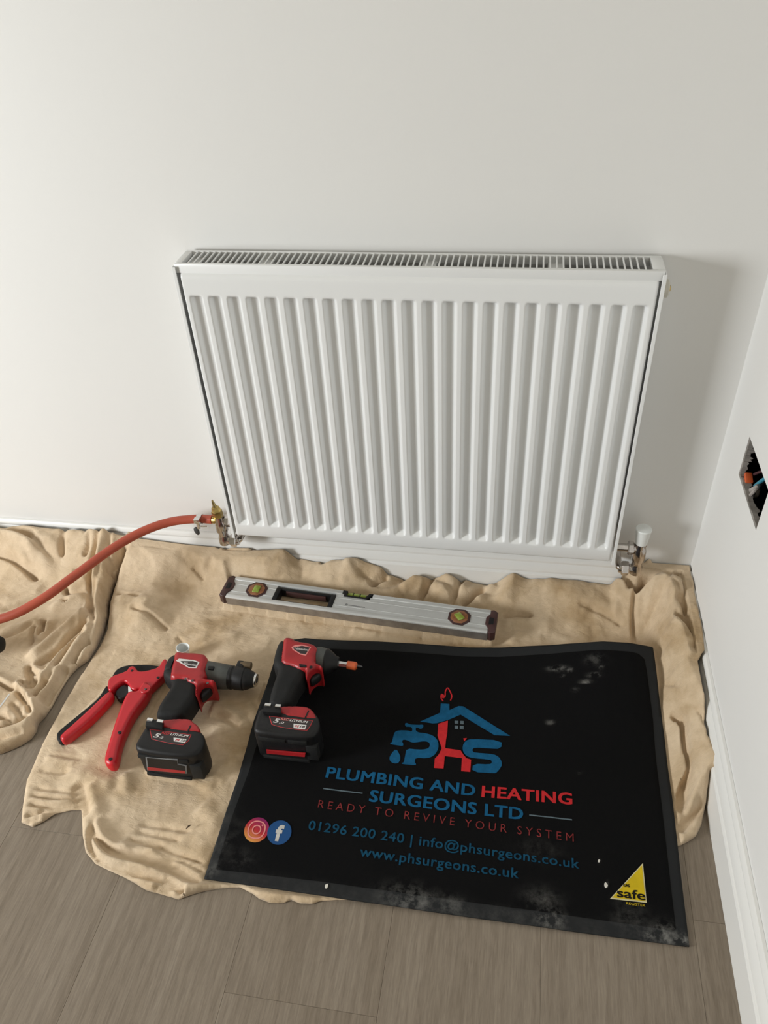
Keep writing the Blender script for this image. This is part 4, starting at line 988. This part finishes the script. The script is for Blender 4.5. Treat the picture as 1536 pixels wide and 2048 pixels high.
fx, fy = .2385, -.6440; badge(fx, fy, .0205, M['mat_navy'], 'printed_badge', .0002)
g = G(); v, f = text_geo('f', .04); a = v[:, 0].min(); b = v[:, 0].max(); ch = cap_height(); out = []
for p in v: q = on_pile((fx-.0062+(p[0]-a)/(b-a)*.0128, fy-.0135+p[1]/ch*.0245)); out.append((q[0], q[1], q[2]+.0005))
g.add(out, f); emit(g, 'badge_letter', M['mat_white'])
# yellow triangle
tri = [(.7775, -.6745), (.833, -.6725), (.8325, -.6095)]
g = G(); print_poly(g, chaikin(tri, 0)); emit(g, 'safety_triangle', M['mat_cream'], 'cream-edged yellow safety triangle')
c = np.mean(tri, 0); g = G(); print_poly(g, [tuple(c+(np.array(p)-c)*.90) for p in tri], .0003); emit(g, 'triangle_face', M['mat_yellow'])
g = G(); print_text(g, 'safe', .7885, .8318, -.6700, -.6690, .0135, .045, 1.0, .0006); print_text(g, 'GAS', .799, .809, -.6525, -.652, .0042, .08, 1, .0006)
emit(g, 'lettering', M['mat_black'])
g = G(); print_text(g, 'REGISTER', .802, .830, -.6795, -.6790, .0036, .0, 1.0); emit(g, 'lettering', M['mat_yellow'])

# ------------------------------------------------------------------ spirit level
LV = thing('spirit_level', (lC[0], lC[1], LZ0), 'silver aluminium spirit level with green vials lying below the radiator', 'spirit level')
ML = Matrix(((LE1[0], LE2[0], 0, lA[0]), (LE1[1], LE2[1], 0, lA[1]), (0, 0, 1, LZ0), (0, 0, 0, 1)))
def loc_of(q, z):      # photo pixel -> level-local (s, t)
    p = np.array(W(q, z))-lA; return float(p@LE1), float(p@LE2)
zt = LZ0+LTH
hs0 = loc_of((549, 1186), zt)[0]; hs1 = loc_of((668, 1200), zt)[0]
vs0 = loc_of((683, 1192), zt)[0]; vs1 = loc_of((744, 1196), zt)[0]
cv = (vs0+vs1)/2
g = G(); E1 = .012; RAIL = .011
g.bbox((E1, 0, 0), (LLEN-E1, RAIL, LTH), .0018, ML)                      # near rail
for a, b in ((E1, vs0), (vs1, LLEN-E1)): g.bbox((a, LWID-RAIL, 0), (b, LWID, LTH), .0018, ML)   # far rail, notched
web0, web1 = .0030, LTH-.0016
for a, b in ((E1+.001, hs0), (hs1, LLEN-E1-.001)): g.bbox((a, RAIL-.001, web0), (b, LWID-RAIL-.006, web1), .0004, ML, 1)
for a, b in ((E1+.001, hs0), (hs1, vs0+.004), (vs1-.004, LLEN-E1-.001)): g.bbox((a, LWID-RAIL-.0065, web0), (b, LWID-RAIL+.001, web1), .0004, ML, 1)
for t in (.021, .043):
    for a, b in ((E1+.002, hs0-.001), (hs1+.001, LLEN-E1-.002)): g.bbox((a, t-.0007, web1-.001), (b, t+.0007, web1+.0006), .0003, ML, 1)
LB = g.build('body', M['alu'], LV)
g = G(); g.bbox((E1+.001, -.0004, .001), (LLEN-E1-.001, .0006, LTH-.003), .0002, ML, 1); g.build('measuring_edge', M['alu_shade'], LV)  # near edge's shade painted on as a darker strip
for s, (a, b, c) in enumerate(((0, E1+.003, .010), (LLEN-E1-.003, LLEN, LLEN-.010))):
    g = G()
    if s == 0: P = [(-.003, .004), (.006, 0), (.012, .002), (.012, .012), (.020, .024), (.020, .042), (.012, .054), (.012, .064), (.006, LWID), (-.003, LWID-.006)]
    else: P = [(LLEN+.003, .004), (LLEN-.006, 0), (LLEN-.012, .002), (LLEN-.012, .012), (LLEN-.020, .024), (LLEN-.020, .042), (LLEN-.012, .054), (LLEN-.012, .064), (LLEN-.006, LWID), (LLEN+.003, LWID-.006)]
    g.pillow(P, .0005, LTH+.0008, .0018, M4=ML); g.build('end_cap', M['maroon'], LV)
    xx = .008 if s == 0 else LLEN-.008
    g = G(); g.pillow([(xx-.005, .022), (xx+.005, .025), (xx+.005, .041), (xx-.005, .044)], LTH, LTH+.0014, .0005, M4=ML); g.build('cap_slot', M['black_plastic'], LV)
def octagon(cx, cy, r, sx=1.0):
    return [(cx+r*sx*math.cos(math.pi/8+k*math.pi/4)/math.cos(math.pi/8), cy+r*math.sin(math.pi/8+k*math.pi/4)/math.cos(math.pi/8)) for k in range(8)]
for q, rot in (((511, 1183), 0), ((918, 1237), 40)):
    cx, cy = loc_of(q, zt); cy = LWID/2+.001
    g = G(); g.pillow(octagon(cx, cy, .0232), .002, LTH-.0004, .0010, M4=ML); H = g.build('vial_holder', M['maroon'], LV)
    g = G(); g.pillow(octagon(cx, cy, .0178), LTH-.0006, LTH+.0002, .0003, M4=ML); g.build('holder_window', M['amber'], H)
    A = Matrix.Translation((cx, cy, 0)) @ Matrix.Rotation(math.radians(rot), 4, 'Z')
    g = G(); g.bbox((-.0075, -.0105, LTH), (.0075, .0105, LTH+.0022), .0015, ML @ A); g.build('vial', M['vial'], H)
g = G()     # grip frame round the hand hole
b0, b1 = RAIL-.0005, LWID-RAIL-.0055
g.bbox((hs0-.001, b0, .001), (hs0+.010, b1, LTH), .002, ML); g.bbox((hs1-.010, b0, .001), (hs1+.001, b1, LTH), .002, ML)
g.bbox((hs0+.008, b0, .001), (hs1-.008, b0+.004, LTH-.003), .001, ML); g.bbox((hs0+.008, b1-.005, .001), (hs1-.008, b1, LTH-.002), .001, ML)
g.build('hand_grip', M['black_plastic'], LV)
g = G(); g.bbox((hs0+.022, b1-.0085, .006), (hs1-.022, b1-.005, LTH-.004), .001, ML); g.build('grip_pad', M['maroon'], LV)
g = G()     # centre vial in its notch
P = [(vs0-.0002, LWID-.0005), (vs0+.006, LWID-.017), (vs1-.012, LWID-.017), (vs1+.0002, LWID-.0005), (vs1-.008, LWID-.0005), (vs1-.015, LWID-.0135), (vs0+.011, LWID-.0135), (vs0+.010, LWID-.0005)]
g.pillow(P, .002, LTH+.0004, .0006, 2, M4=ML); H = g.build('centre_vial_holder', M['black_plastic'], LV)
g = G(); g.bbox((vs0+.0095, LWID-.0135, .004), (vs1-.0125, LWID-.001, LTH-.003), .003, ML); g.build('vial', M['vial'], H)
g = G()
for t in (cv-.010, cv+.005): g.bbox((t-.0015, LWID-.0140, .004), (t+.0015, LWID-.0008, LTH-.0026), .0006, ML)
g.build('vial_line', M['vial_line'], H)
g = G(); zw = LZ0+web1+.0003
a0 = np.array(W((697, 1210), zw)); a1 = np.array(W((730, 1215), zw)); nn = LE2*.0011
g.add([(p[0], p[1], zw) for p in (a0-nn, a1-nn, a1+nn, a0+nn)], [(0, 1, 2, 3)])   # maker's mark, too small to read
a = np.array(W((693, 1209), zw))
g.add([(a[0]+dx, a[1]+dy, zw) for dx, dy in ring(10, .0030)], [tuple(range(10))])
g.build('printed_mark', M['print_grey'], LV, smooth=False)

# ------------------------------------------------------------------ cordless tools
def P3(L): return [W((a, b), z) for a, b, z in L]
def battery_pack(t, poly, b, thick, strip, frame, label_px, words, ribs, plate):
    bt = G().pillow(chaikin(poly, 2), b, b+thick, .0075, 4).build('battery', M['black_plastic'], t)
    # raised corner guards and ribs of the case
    P = np.array(poly); c = P.mean(0)
    g = G()
    for a0, a1, z0, z1 in ribs:
        g.bbox((a0[0], a0[1], b+z0), (a1[0], a1[1], b+z1), .0015)
    g.build('case_rib', M['black_rubber'], bt)
    yf = P[:, 1].min()-.0006
    def fr(q): p = up(q, 1, yf); return (p[0], p[2])
    MF = Matrix(((1, 0, 0, 0), (0, 0, -1, 0), (0, 1, 0, 0), (0, 0, 0, 1)))
    def face(qs, d0, d1, name, mt):
        L = [fr(q) for q in qs]; g = G()
        g.pillow(L, -(yf-d0), -(yf-d1), .0003, 1, M4=MF); return g.build(name, mt, bt)
    if frame: face(frame, -.002, .0006, 'gauge_panel', M['print_grey'])
    if frame: 
        A = np.array([fr(q) for q in frame]); cc = A.mean(0)
        g = G(); g.pillow([tuple(cc+(p-cc)*.94) for p in A], -(yf+.001), -(yf-.0010), .0002, 1, M4=MF); g.build('gauge_face', M['black_plastic'], bt)
    face(strip, -.001, .0014, 'red_strip', M['tool_red'])
    zz = b+thick+.0004
    if label_px:
        L = np.array(WL(label_px, zz)); cc = L.mean(0)
        g = G(); g.pillow(L, zz-.003, zz, .0002, 1); g.build('label_border', M['print_red'], bt)
        g = G(); g.pillow([tuple(cc+(p-cc)*np.array([.965, .93])) for p in L], zz-.003, zz+.0003, .0002, 1); lb = g.build('label_face', M['print_dark'], bt)
    g = G(); g.pillow(WL(plate, zz+.0004), zz-.001, zz+.0004, .0001, 1); g.build('badge', M['print_white'], bt)
    zz += .0006
    for mt, items in words:
        g = G()
        for s, q0, q1, h, bo in items: text_plane(g, s, q0, q1, h, zz, bo, .25)
        g.build('lettering', M[mt], bt, smooth=False)
    return bt

# --- drill driver
b = DB; zc = .052
DR = thing('drill_driver', (.005, -.45, b), 'red and black cordless drill lying on the bare dust sheet beside the pipe cutter', 'power drill')
g = G().dome(chaikin(P3([(348, 1309, .066), (336, 1332, .062), (331, 1350, .054), (332, 1368, .042), (338, 1378, .036), (353, 1382, .048), (324, 1420, .052), (318, 1433, .054), (314, 1443, .060), (365, 1443, .060), (383, 1427, .052), (399, 1404, .052), (397, 1382, .062), (408, 1366, .062), (392, 1345, .062), (372, 1325, .064)]), 2), zc-.027, zc+.027, .014); g.build('grip', M['black_rubber'], DR)
g = G().dome(chaikin(P3([(353, 1310, .068), (372, 1313, .068), (398, 1313, .069), (417, 1318, .068), (414, 1330, .080), (409, 1338, .083), (413, 1347, .083), (406, 1355, .083), (418, 1358, .080), (428, 1364, .072), (435, 1376, .060), (430, 1380, .060), (420, 1374, .066), (406, 1373, .070), (399, 1380, .070), (398, 1394, .062), (399, 1408, .056), (395, 1404, .058), (392, 1386, .070), (391, 1369, .080), (376, 1363, .083), (370, 1357, .083), (340, 1358, .080), (341, 1345, .080), (346, 1324, .078)]), 1), zc-.033, zc+.033, .010); H = g.build('housing', M['tool_red'], DR)
ax = np.array([0, -.3585, zc])
G().lathe(ax+np.array([-.063, 0, 0]), (1, 0, 0), [(0, .022), (.004, .029), (.010, .031), (.016, .031)], 28).build('rear_cap', M['black_plastic'], DR)
GC = G().lathe(ax, (1, -.01, 0), [(.004, .0275), (.012, .0282), (.018, .0272), (.040, .0258), (.050, .0250), (.064, .0238), (.066, .0225)], 32).build('gear_case', M['gear_grey'], DR)
g = G(); p = W((422, 1336), zc+.027); g.bbox((p[0]-.006, p[1]-.004, zc+.022), (p[0]+.006, p[1]+.004, zc+.0285), .001); g.build('gear_switch', M['black_plastic'], GC)
g = G().lathe(ax, (1, -.01, 0), [(.064, .0215), (.066, .0232), (.071, .0236), (.073, .0222), (.076, .0222), (.078, .0232), (.095, .0228), (.097, .0212), (.100, .0212), (.102, .0205), (.113, .0150), (.117, .0138)], 32)
CH = g.build('chuck', M['black_plastic'], DR)
G().lathe(ax, (1, -.01, 0), [(.1165, .0136), (.1185, .0132), (.1205, .0120), (.1205, .0060), (.112, .0058)], 28, caps=False).build('chuck_nose', M['steel'], CH)
g = G(); g.bbox((.074, -.350, zc+.000), (.090, -.328, zc+.018), .004); LG = g.build('side_lug', M['black_plastic'], DR)
G().lathe((.082, -.335, zc+.010), (1, .02, 0), [(0, .0085), (.018, .0085), (.021, .0075), (.022, .004)], 16).build('lug_stub', M['stub_brown'], LG)
g = G().dome(chaikin(P3([(402, 1377, .060), (412, 1374, .060), (428, 1378, .054), (420, 1391, .052), (404, 1404, .052), (401, 1392, .056)]), 2), zc-.010, zc+.012, .006); g.build('trigger', M['black_plastic'], DR)
g = G().dome(chaikin(WL([(322, 1440), (345, 1438), (363, 1437), (381, 1438), (386, 1444), (393, 1448), (400, 1457), (400, 1466), (324, 1458)], .090), 1), zc-.030, zc+.0395, .004); BS = g.build('foot', M['tool_red'], DR)
g = G().pillow(WL([(373, 1464.5), (376, 1465), (383, 1451), (380, 1450)], .0918), zc+.030, zc+.0400, .0004, 1); g.build('foot_groove', M['black_plastic'], BS)
L = WL([(294, 1437), (327, 1443), (325, 1459), (291, 1453)], .096)
g = G().pillow(L, .070, .0985, .0015, 2); BC = g.build('belt_clip', M['black_plastic'], DR)
g = G()
for q0, q1 in (((295, 1434), (306, 1436)), ((315, 1437), (327, 1439))):
    a = np.array(W(q0, .104)); c = np.array(W(q1, .104)); dv = np.array([0, -.006])
    g.pillow([a, c, c+dv, a+dv], .0985, .1035, .0006, 1)
g.build('clip_tab', M['steel'], BC)
g = G().pillow(WL([(352, 1321), (358, 1317), (388, 1320), (399, 1324), (393, 1336), (377, 1335.5), (365, 1328)], zc+.0334), zc+.030, zc+.0336, .0002, 1); NP_ = g.build('name_plate', M['print_white'], H)
g = G().pillow(WL([(361, 1322), (386, 1322), (395.5, 1325), (390.5, 1334.5), (378, 1334), (367, 1327.5)], zc+.0337), zc+.030, zc+.0339, .0002, 1); g.build('name_field', M['print_dark'], H)
g = G(); text_plane(g, 'Milwaukee', (365, 1328.5), (393, 1332.5), .0055, zc+.0342, .012, .35); g.build('lettering', M['print_white'], H, smooth=False)
for q in ((371, 1358), (385, 1361), (415, 1366)):
    p = W(q, zc+.033); G().lathe((p[0], p[1], zc+.0325), (0, 0, 1), [(0, .0028), (.0009, .0026)], 10).build('screw', M['dark_steel'], H)
RIBS = [((-.034, -.5675, 0), (.022, -.5600, 0), .056, .066), ((.026, -.5675, 0), (.060, -.5600, 0), .056, .066), ((-.030, -.5680, 0), (.055, -.560, 0), .004, .012), ((.058, -.566, 0), (.080, -.545, 0), .010, .050)]
battery_pack(DR, DRILL_BAT, b, .078, [(295, 1533), (371, 1541), (371.5, 1546), (295.5, 1539)], [(291, 1514), (355, 1519.5), (356, 1528), (373, 1532), (373.5, 1547), (294.5, 1540)],
             [(299, 1458), (303, 1478), (318, 1482), (345, 1488), (366, 1490), (377, 1482), (383, 1469)],
             [('print_white', [('5', (306, 1474), (317, 1476), .0085, .06), ('.0', (318, 1476), (325, 1477.5), .0045, .03), ('LITHIUM', (340, 1470), (376, 1474.5), .0042, .03)]),
              ('print_red', [('RED', (322, 1467.5), (338, 1469.5), .0042, .03), ('M', (350, 1481.5), (358, 1482.3), .0040, .05)]),
              ('print_dark', [('18', (361, 1482.8), (370, 1483.6), .0040, .05)])], RIBS, [(347, 1475), (373, 1478), (370.5, 1485.5), (347.5, 1482.5)])

# --- impact driver, on the mat
b = float(zmat(np.array(.22), np.array(-.48)))+.0030; zc = b+.0392; dz = zc-.057
ID = thing('impact_driver', (.225, -.40, b), 'red and black cordless impact driver lying on the black mat with an orange bit', 'power tool')
def P4(L): return [W((a, c), z+dz) for a, c, z in L]
g = G().dome(chaikin(P4([(566, 1281, .074), (557, 1290, .070), (551, 1318, .062), (549, 1345, .050), (556, 1356, .046), (560, 1360, .05), (548, 1384, .057), (541, 1406, .060), (538, 1420, .066), (580, 1420, .066), (596, 1386, .057), (612, 1364, .060), (616, 1345, .066), (622, 1325, .068), (600, 1300, .070)]), 2), zc-.027, zc+.027, .014); g.build('grip', M['black_rubber'], ID)
g = G().dome(chaikin(P4([(568, 1281, .076), (585, 1281, .076), (593, 1287, .078), (624, 1292, .077), (637, 1300, .078), (632, 1310, .086), (630, 1324, .086), (641, 1333, .080), (647, 1344, .068), (645, 1354, .062), (640, 1348, .066), (630, 1346, .070), (621, 1354, .070), (617, 1371, .062), (613, 1364, .066), (611, 1346, .078), (611, 1340, .086), (598, 1337, .088), (586, 1331, .088), (562, 1326, .086), (562, 1312, .086), (565, 1296, .084)]), 1), zc-.033, zc+.033, .010); H = g.build('housing', M['tool_red'], ID)
ay = (W((630, 1297), .078+dz)[1]+W((645, 1345), .042+dz)[1])/2
ax = np.array([W((634, 1310), zc+.02)[0], ay, zc])
GC = G().lathe(ax, (1, -.02, 0), [(-.004, .0275), (.003, .0285), (.009, .0280), (.016, .0265)], 32).build('gear_case', M['gear_grey'], ID)
NC = G().lathe(ax, (1, -.02, 0), [(.014, .0262), (.017, .0270), (.020, .0262), (.029, .0200), (.035, .0150), (.040, .0135), (.0415, .0120)], 32).build('nose_cone', M['black_plastic'], ID)
x1 = ax[0]+.040; tip = np.array(W((725, 1334), zc))
bd = np.array([tip[0]-x1, tip[1]-(ay-.001), 0]); bl = np.linalg.norm(bd)
BH = G().lathe((x1, ay-.001, zc), bd, [(0, .0058), (bl*.46, .0058), (bl*.46, .0050)], 6).build('bit_holder', M['steel'], ID, angle=25)
BSL = G().lathe((x1, ay-.001, zc), bd, [(bl*.38, .0075), (bl*.40, .0082), (bl*.72, .0082), (bl*.78, .0055)], 20).build('bit_sleeve', M['wire_orange'], BH)
G().lathe((x1, ay-.001, zc), bd, [(bl*.70, .0034), (bl*.90, .0032), (bl, .0012)], 10).build('driver_bit', M['dark_steel'], BH)
g = G().dome(chaikin(P4([(623, 1354, .060), (634, 1348, .060), (646, 1352, .056), (640, 1362, .054), (622, 1374, .054), (620, 1364, .056)]), 2), zc-.010, zc+.012, .006); g.build('trigger', M['black_plastic'], ID)
g = G().dome(chaikin(WL([(558, 1412), (590, 1411), (611, 1412), (623, 1417), (633, 1432), (633, 1440), (556, 1430)], .096+dz), 1), zc-.030, zc+.0395, .004); BS = g.build('foot', M['tool_red'], ID)
g = G().pillow(WL([(608.5, 1436), (611.5, 1436.5), (619, 1421), (616, 1420.5)], zc+.0398), zc+.030, zc+.0400, .0004, 1); g.build('foot_groove', M['black_plastic'], BS)
L = WL([(528, 1410), (562, 1412), (562, 1427), (526, 1424)], zc+.045)
g = G().pillow(L, zc+.02, zc+.0465, .0015, 2); BC = g.build('belt_clip', M['black_plastic'], ID)
g = G()
for q0, q1 in (((530, 1405), (542, 1406)), ((551, 1407), (562, 1408))):
    a = np.array(W(q0, zc+.052)); c = np.array(W(q1, zc+.052)); dv = np.array([0, -.006]); g.pillow([a, c, c+dv, a+dv], zc+.0465, zc+.0515, .0006, 1)
g.build('clip_tab', M['steel'], BC)
g = G().pillow(WL([(583, 1294), (590, 1290), (604, 1289), (622.5, 1294), (612, 1311), (601, 1309), (585, 1299)], zc+.0334), zc+.030, zc+.0336, .0002, 1); g.build('name_plate', M['mat_pink'], H)
g = G().pillow(WL([(586, 1295), (604, 1291.5), (619.5, 1295), (611, 1308.5), (601, 1307), (588, 1298.5)], zc+.0337), zc+.030, zc+.0339, .0002, 1); g.build('name_field', M['print_dark'], H)
g = G(); text_plane(g, 'Milwaukee', (589, 1298.5), (616, 1301.5), .0048, zc+.0342, .012, .35); g.build('lettering', M['print_white'], H, smooth=False)
g = G()
g.pillow(WL([(598, 1328), (613, 1330), (612, 1334), (599, 1333)], zc+.033), zc+.030, zc+.0336, .0003, 1)
p = W((622, 1334), zc+.033); g.lathe((p[0], p[1], zc+.0325), (0, 0, 1), [(0, .0032), (.0009, .003)], 10)
g.build('vent_slot', M['black_plastic'], H)
IB = np.array(DRILL_BAT); 
fl = np.array(W((519, 1500), b+.03)); 
IB = [(.163, -.457), (.246, -.456), (.262, -.456), (.274, -.466), (.282, -.484), (.280, -.502), (.266, -.513), (.176, -.515), (.164, -.506), (.163, -.480)]
RIBS = [((.174, -.5155, 0), (.224, -.508, 0), .056, .066), ((.228, -.5155, 0), (.262, -.508, 0), .056, .066), ((.176, -.516, 0), (.262, -.508, 0), .004, .012), ((.258, -.513, 0), (.279, -.492, 0), .010, .050)]
battery_pack(ID, IB, b, .078, [(533, 1499), (611, 1506), (610, 1513), (534, 1506)], None,
             [(538, 1432), (543, 1449), (560, 1454), (590, 1459), (614, 1461), (621, 1452), (626, 1441)],
             [('print_white', [('5', (546, 1444.5), (557, 1446), .0085, .06), ('.0', (558, 1446.5), (567, 1448), .0045, .03), ('LITHIUM', (579, 1442), (615, 1446.5), .0044, .035)]),
              ('mat_pink', [('RED', (561, 1440), (578, 1441.5), .0044, .03)]), ('print_red', [('M', (589, 1454), (597, 1455), .0046, .05)]), ('print_dark', [('18', (599, 1455.2), (609, 1456.4), .0046, .05)])], RIBS, [(587, 1447), (613, 1450), (610, 1459), (587, 1456)])

# ------------------------------------------------------------------ pipe cutter
PC = thing('pipe_cutter', (-.15, -.43, DB), 'red ratchet plastic-pipe cutter with open handles on the dust sheet', 'pipe cutter')
cz = .030
def cut(name, px, z0, z1, r, mt, par=PC, it=2, steps=4):
    return G().dome(chaikin(WL(px, cz), it), z0, z1, r, .0014).build(name, M[mt], par, angle=50)
cut('back_cover', [(214, 1390), (212, 1372), (222, 1352), (231, 1337), (246, 1330), (264, 1327), (300, 1327), (325, 1331), (322, 1342), (290, 1352), (250, 1362), (226, 1374), (222, 1392)], DB+.002, DB+.015, .003, 'black_rubber')
cut('handle_liner', [(214, 1366), (203, 1386), (192, 1400), (154, 1431), (114, 1463), (112, 1474), (117, 1484), (128, 1482), (160, 1456), (200, 1420), (226, 1392)], DB+.0015, DB+.018, .004, 'black_rubber')
J = cut('fixed_jaw', [(216, 1382), (217, 1364), (225, 1355), (254, 1346), (258, 1339), (264, 1335), (271, 1336), (276, 1345), (288, 1346), (302, 1343), (318, 1338), (325, 1325), (331, 1320), (336, 1324), (334, 1352), (316, 1368), (302, 1382), (296, 1388), (284, 1384), (280, 1380), (270, 1384), (262, 1380), (256, 1368), (248, 1365), (232, 1376), (224, 1386)], DB+.003, DB+.024, .004, 'cutter_red', it=1)
cut('handle', [(224, 1384), (230, 1394), (212, 1415), (186, 1442), (160, 1464), (138, 1481), (127, 1486), (121, 1480), (122, 1473), (150, 1449), (190, 1412), (212, 1390)], DB+.002, DB+.026, .008, 'cutter_red')
RHd = cut('handle', [(259, 1386), (278, 1388), (282, 1376), (290, 1368), (299, 1371), (303, 1382), (297, 1399), (272, 1430), (257, 1459), (243, 1494), (237, 1529), (230, 1537), (217, 1536), (209, 1526), (219, 1492), (233, 1446), (248, 1407)], DB+.001, DB+.030, .009, 'cutter_red')
cut('jaw_insert', [(228, 1388), (238, 1374), (250, 1368), (260, 1377), (264, 1386), (252, 1394), (238, 1400)], DB+.001, DB+.018, .003, 'black_plastic')
cut('blade', [(257, 1374), (262, 1376), (266, 1386), (263, 1398), (258, 1392)], DB+.016, DB+.022, .0008, 'steel', it=0, steps=1)
def pin(q, r, z, par, mt='dark_steel', name='pivot_pin'):
    p = W(q, z); G().lathe((p[0], p[1], z-.003), (0, 0, 1), [(0, r), (.0032, r), (.0038, r*.8)], 16).build(name, M[mt], par)
pp = W((291, 1378), DB+.03)
G().lathe((pp[0], pp[1], DB+.020), (0, 0, 1), [(0, .0105), (.0108, .0105), (.0118, .0095)], 28).build('pivot_boss', M['cutter_red'], RHd)
pin((291, 1378), .0022, DB+.033, RHd); pin((239, 1465), .0035, DB+.0305, RHd, 'black_plastic', 'rivet_hole'); pin((221, 1518), .0035, DB+.0305, RHd, 'black_plastic', 'rivet_hole')
pin((264, 1341), .0026, DB+.0245, J, 'black_plastic', 'rivet_hole'); pin((316, 1355), .0030, DB+.0245, J, 'black_plastic', 'rivet_hole')

# ------------------------------------------------------------------ small things
cx, cy = W((366, 1302), DB+.012); cx, cy = -.066, -.287
g = G().lathe((cx, cy, DB), (.10, .05, 1), [(0, .0105), (.024, .0138), (.026, .0140), (.0265, .0132), (.0255, .0122), (.004, .0095), (.003, .001)], 28)
tag(g.build('valve_cap', M['white_plastic'], None, (cx, cy, DB)), 'small hollow white plastic valve cap standing open behind the red drill', 'cap')

# wiring in the socket hole
CB = thing('cable', (XR+.02, -.20, HZ0), 'grey cable with blue and brown cores sticking out of the socket hole', 'cable')
def pr(q, x): return up(q, 0, x)
g = G().tube(spline([pr((1489, 985), XR+.022), pr((1500, 982), XR+.012), pr((1513, 975), XR+.014), pr((1520, 968), XR+.03), pr((1530, 960), XR+.06)], 5), .0042, 10); g.build('sheath', M['wire_grey'], CB)
g = G().tube(spline([pr((1497, 996), XR+.010), pr((1506, 985), XR+.008), pr((1516, 978), XR+.016), pr((1514, 990), XR+.020), pr((1506, 994), XR+.016)], 5), .0030, 8); g.build('sheath_loop', M['wire_grey'], CB)
g = G().tube(spline([pr((1510, 972), XR+.018), pr((1520, 964), XR+.020), pr((1532, 956), XR+.022), pr((1545, 950), XR+.03)], 5), .0030, 8); g.build('blue_core', M['wire_blue'], CB)
g = G().tube(spline([pr((1503, 952), XR+.020), pr((1514, 946), XR+.022), pr((1526, 942), XR+.024), pr((1540, 936), XR+.03)], 5), .0024, 8); g.build('brown_core', M['wire_brown'], CB)
CN = thing('cable_connector', tuple(pr((1497, 958), XR+.012)), 'small orange connector on the cable in the socket hole', 'connector')
c = pr((1496, 959), XR+.012)
g = G(); g.bbox((-.006, -.010, -.0075), (.006, .010, .0075), .0018, Matrix.Translation(c) @ Matrix.Rotation(math.radians(20), 4, 'X')); g.build('shell', M['wire_orange'], CN)
g = G()
for k in (-.004, .004): g.bbox((-.0070, k-.0022, -.004), (-.0055, k+.0022, .002), .0005, Matrix.Translation(c) @ Matrix.Rotation(math.radians(20), 4, 'X'))
g.build('port', M['wire_brown'], CN)

# things at the left edge of the picture
p = up((-18, 1290), 2, .062)
BH_ = thing('tool_handle', (p[0], p[1], .042), 'black rounded tool handle poking in at the left edge of the picture', 'tool')
g = G().lathe((p[0]-.10, p[1]-.02, .062), (1, .2, 0), [(0, .014), (.01, .018), (.06, .019), (.105, .020), (.118, .019), (.126, .014), (.129, .006)], 20); g.build('grip', M['black_rubber'], BH_)
g = G().lathe((p[0]-.10, p[1]-.02, .062), (1, .2, 0), [(-.10, .004), (0, .004)], 12); g.build('shank', M['steel'], BH_)
a = up((20, 1387), 2, .040); c = up((-45, 1475), 2, .034)
RD = thing('steel_rod', tuple((a+c)/2), 'thin bright steel tool shaft lying across the folds at the left edge', 'tool')
dv = c-a; ln = np.linalg.norm(dv)
G().lathe(a, dv, [(0, .0010), (.004, .0022), (ln*.75, .0022)], 12).build('shaft', M['steel'], RD)
G().lathe(a, dv, [(ln*.72, .006), (ln*.75, .010), (ln*.98, .011), (ln, .008)], 16).build('grip', M['black_rubber'], RD)

def flake(q, s, z, name, mt, label, cat, seed, ang=0):
    rs = np.random.RandomState(seed); x, y = W(q, z); pts = []
    for k in range(7):
        w = 2*math.pi*k/7+ang; r = s*(.7+.5*rs.rand()); pts.append((x+r*math.cos(w)*.6, y+r*math.sin(w)))
    g = G().pillow(pts, z, z+s*.35, s*.1, 1); return tag(g.build(name, M[mt], None, (x, y, z)), label, cat)
for q, s, sd, lab in [((653, 1773), .0052, 1, 'white plaster chip on the front border of the black mat'), ((1212, 1771), .0052, 2, 'pale plaster chip on the mat beside the yellow triangle'),
                      ((1198, 1722), .0028, 3, 'tiny plaster crumb right of the printed web address')]:
    x, y = on_mat(q); z = float(zmat(np.array(x), np.array(y)))+(.0002 if q[0] == 653 else .0018); flake(q, s, z, 'plaster_chip', 'plaster', lab, 'debris', sd)
zz = .0165
a = np.array((*W((372, 1658), zz), zz)); c = np.array((*W((383, 1651), zz), zz+.002))
g = G().tube([a, (a+c)/2+np.array([0, .001, .001]), c], [.0006, .0016, .0005], 7)
tag(g.build('wood_splinter', M['splinter'], None, tuple(a)), 'dark wood splinter lying on the dust sheet near the mat', 'debris')
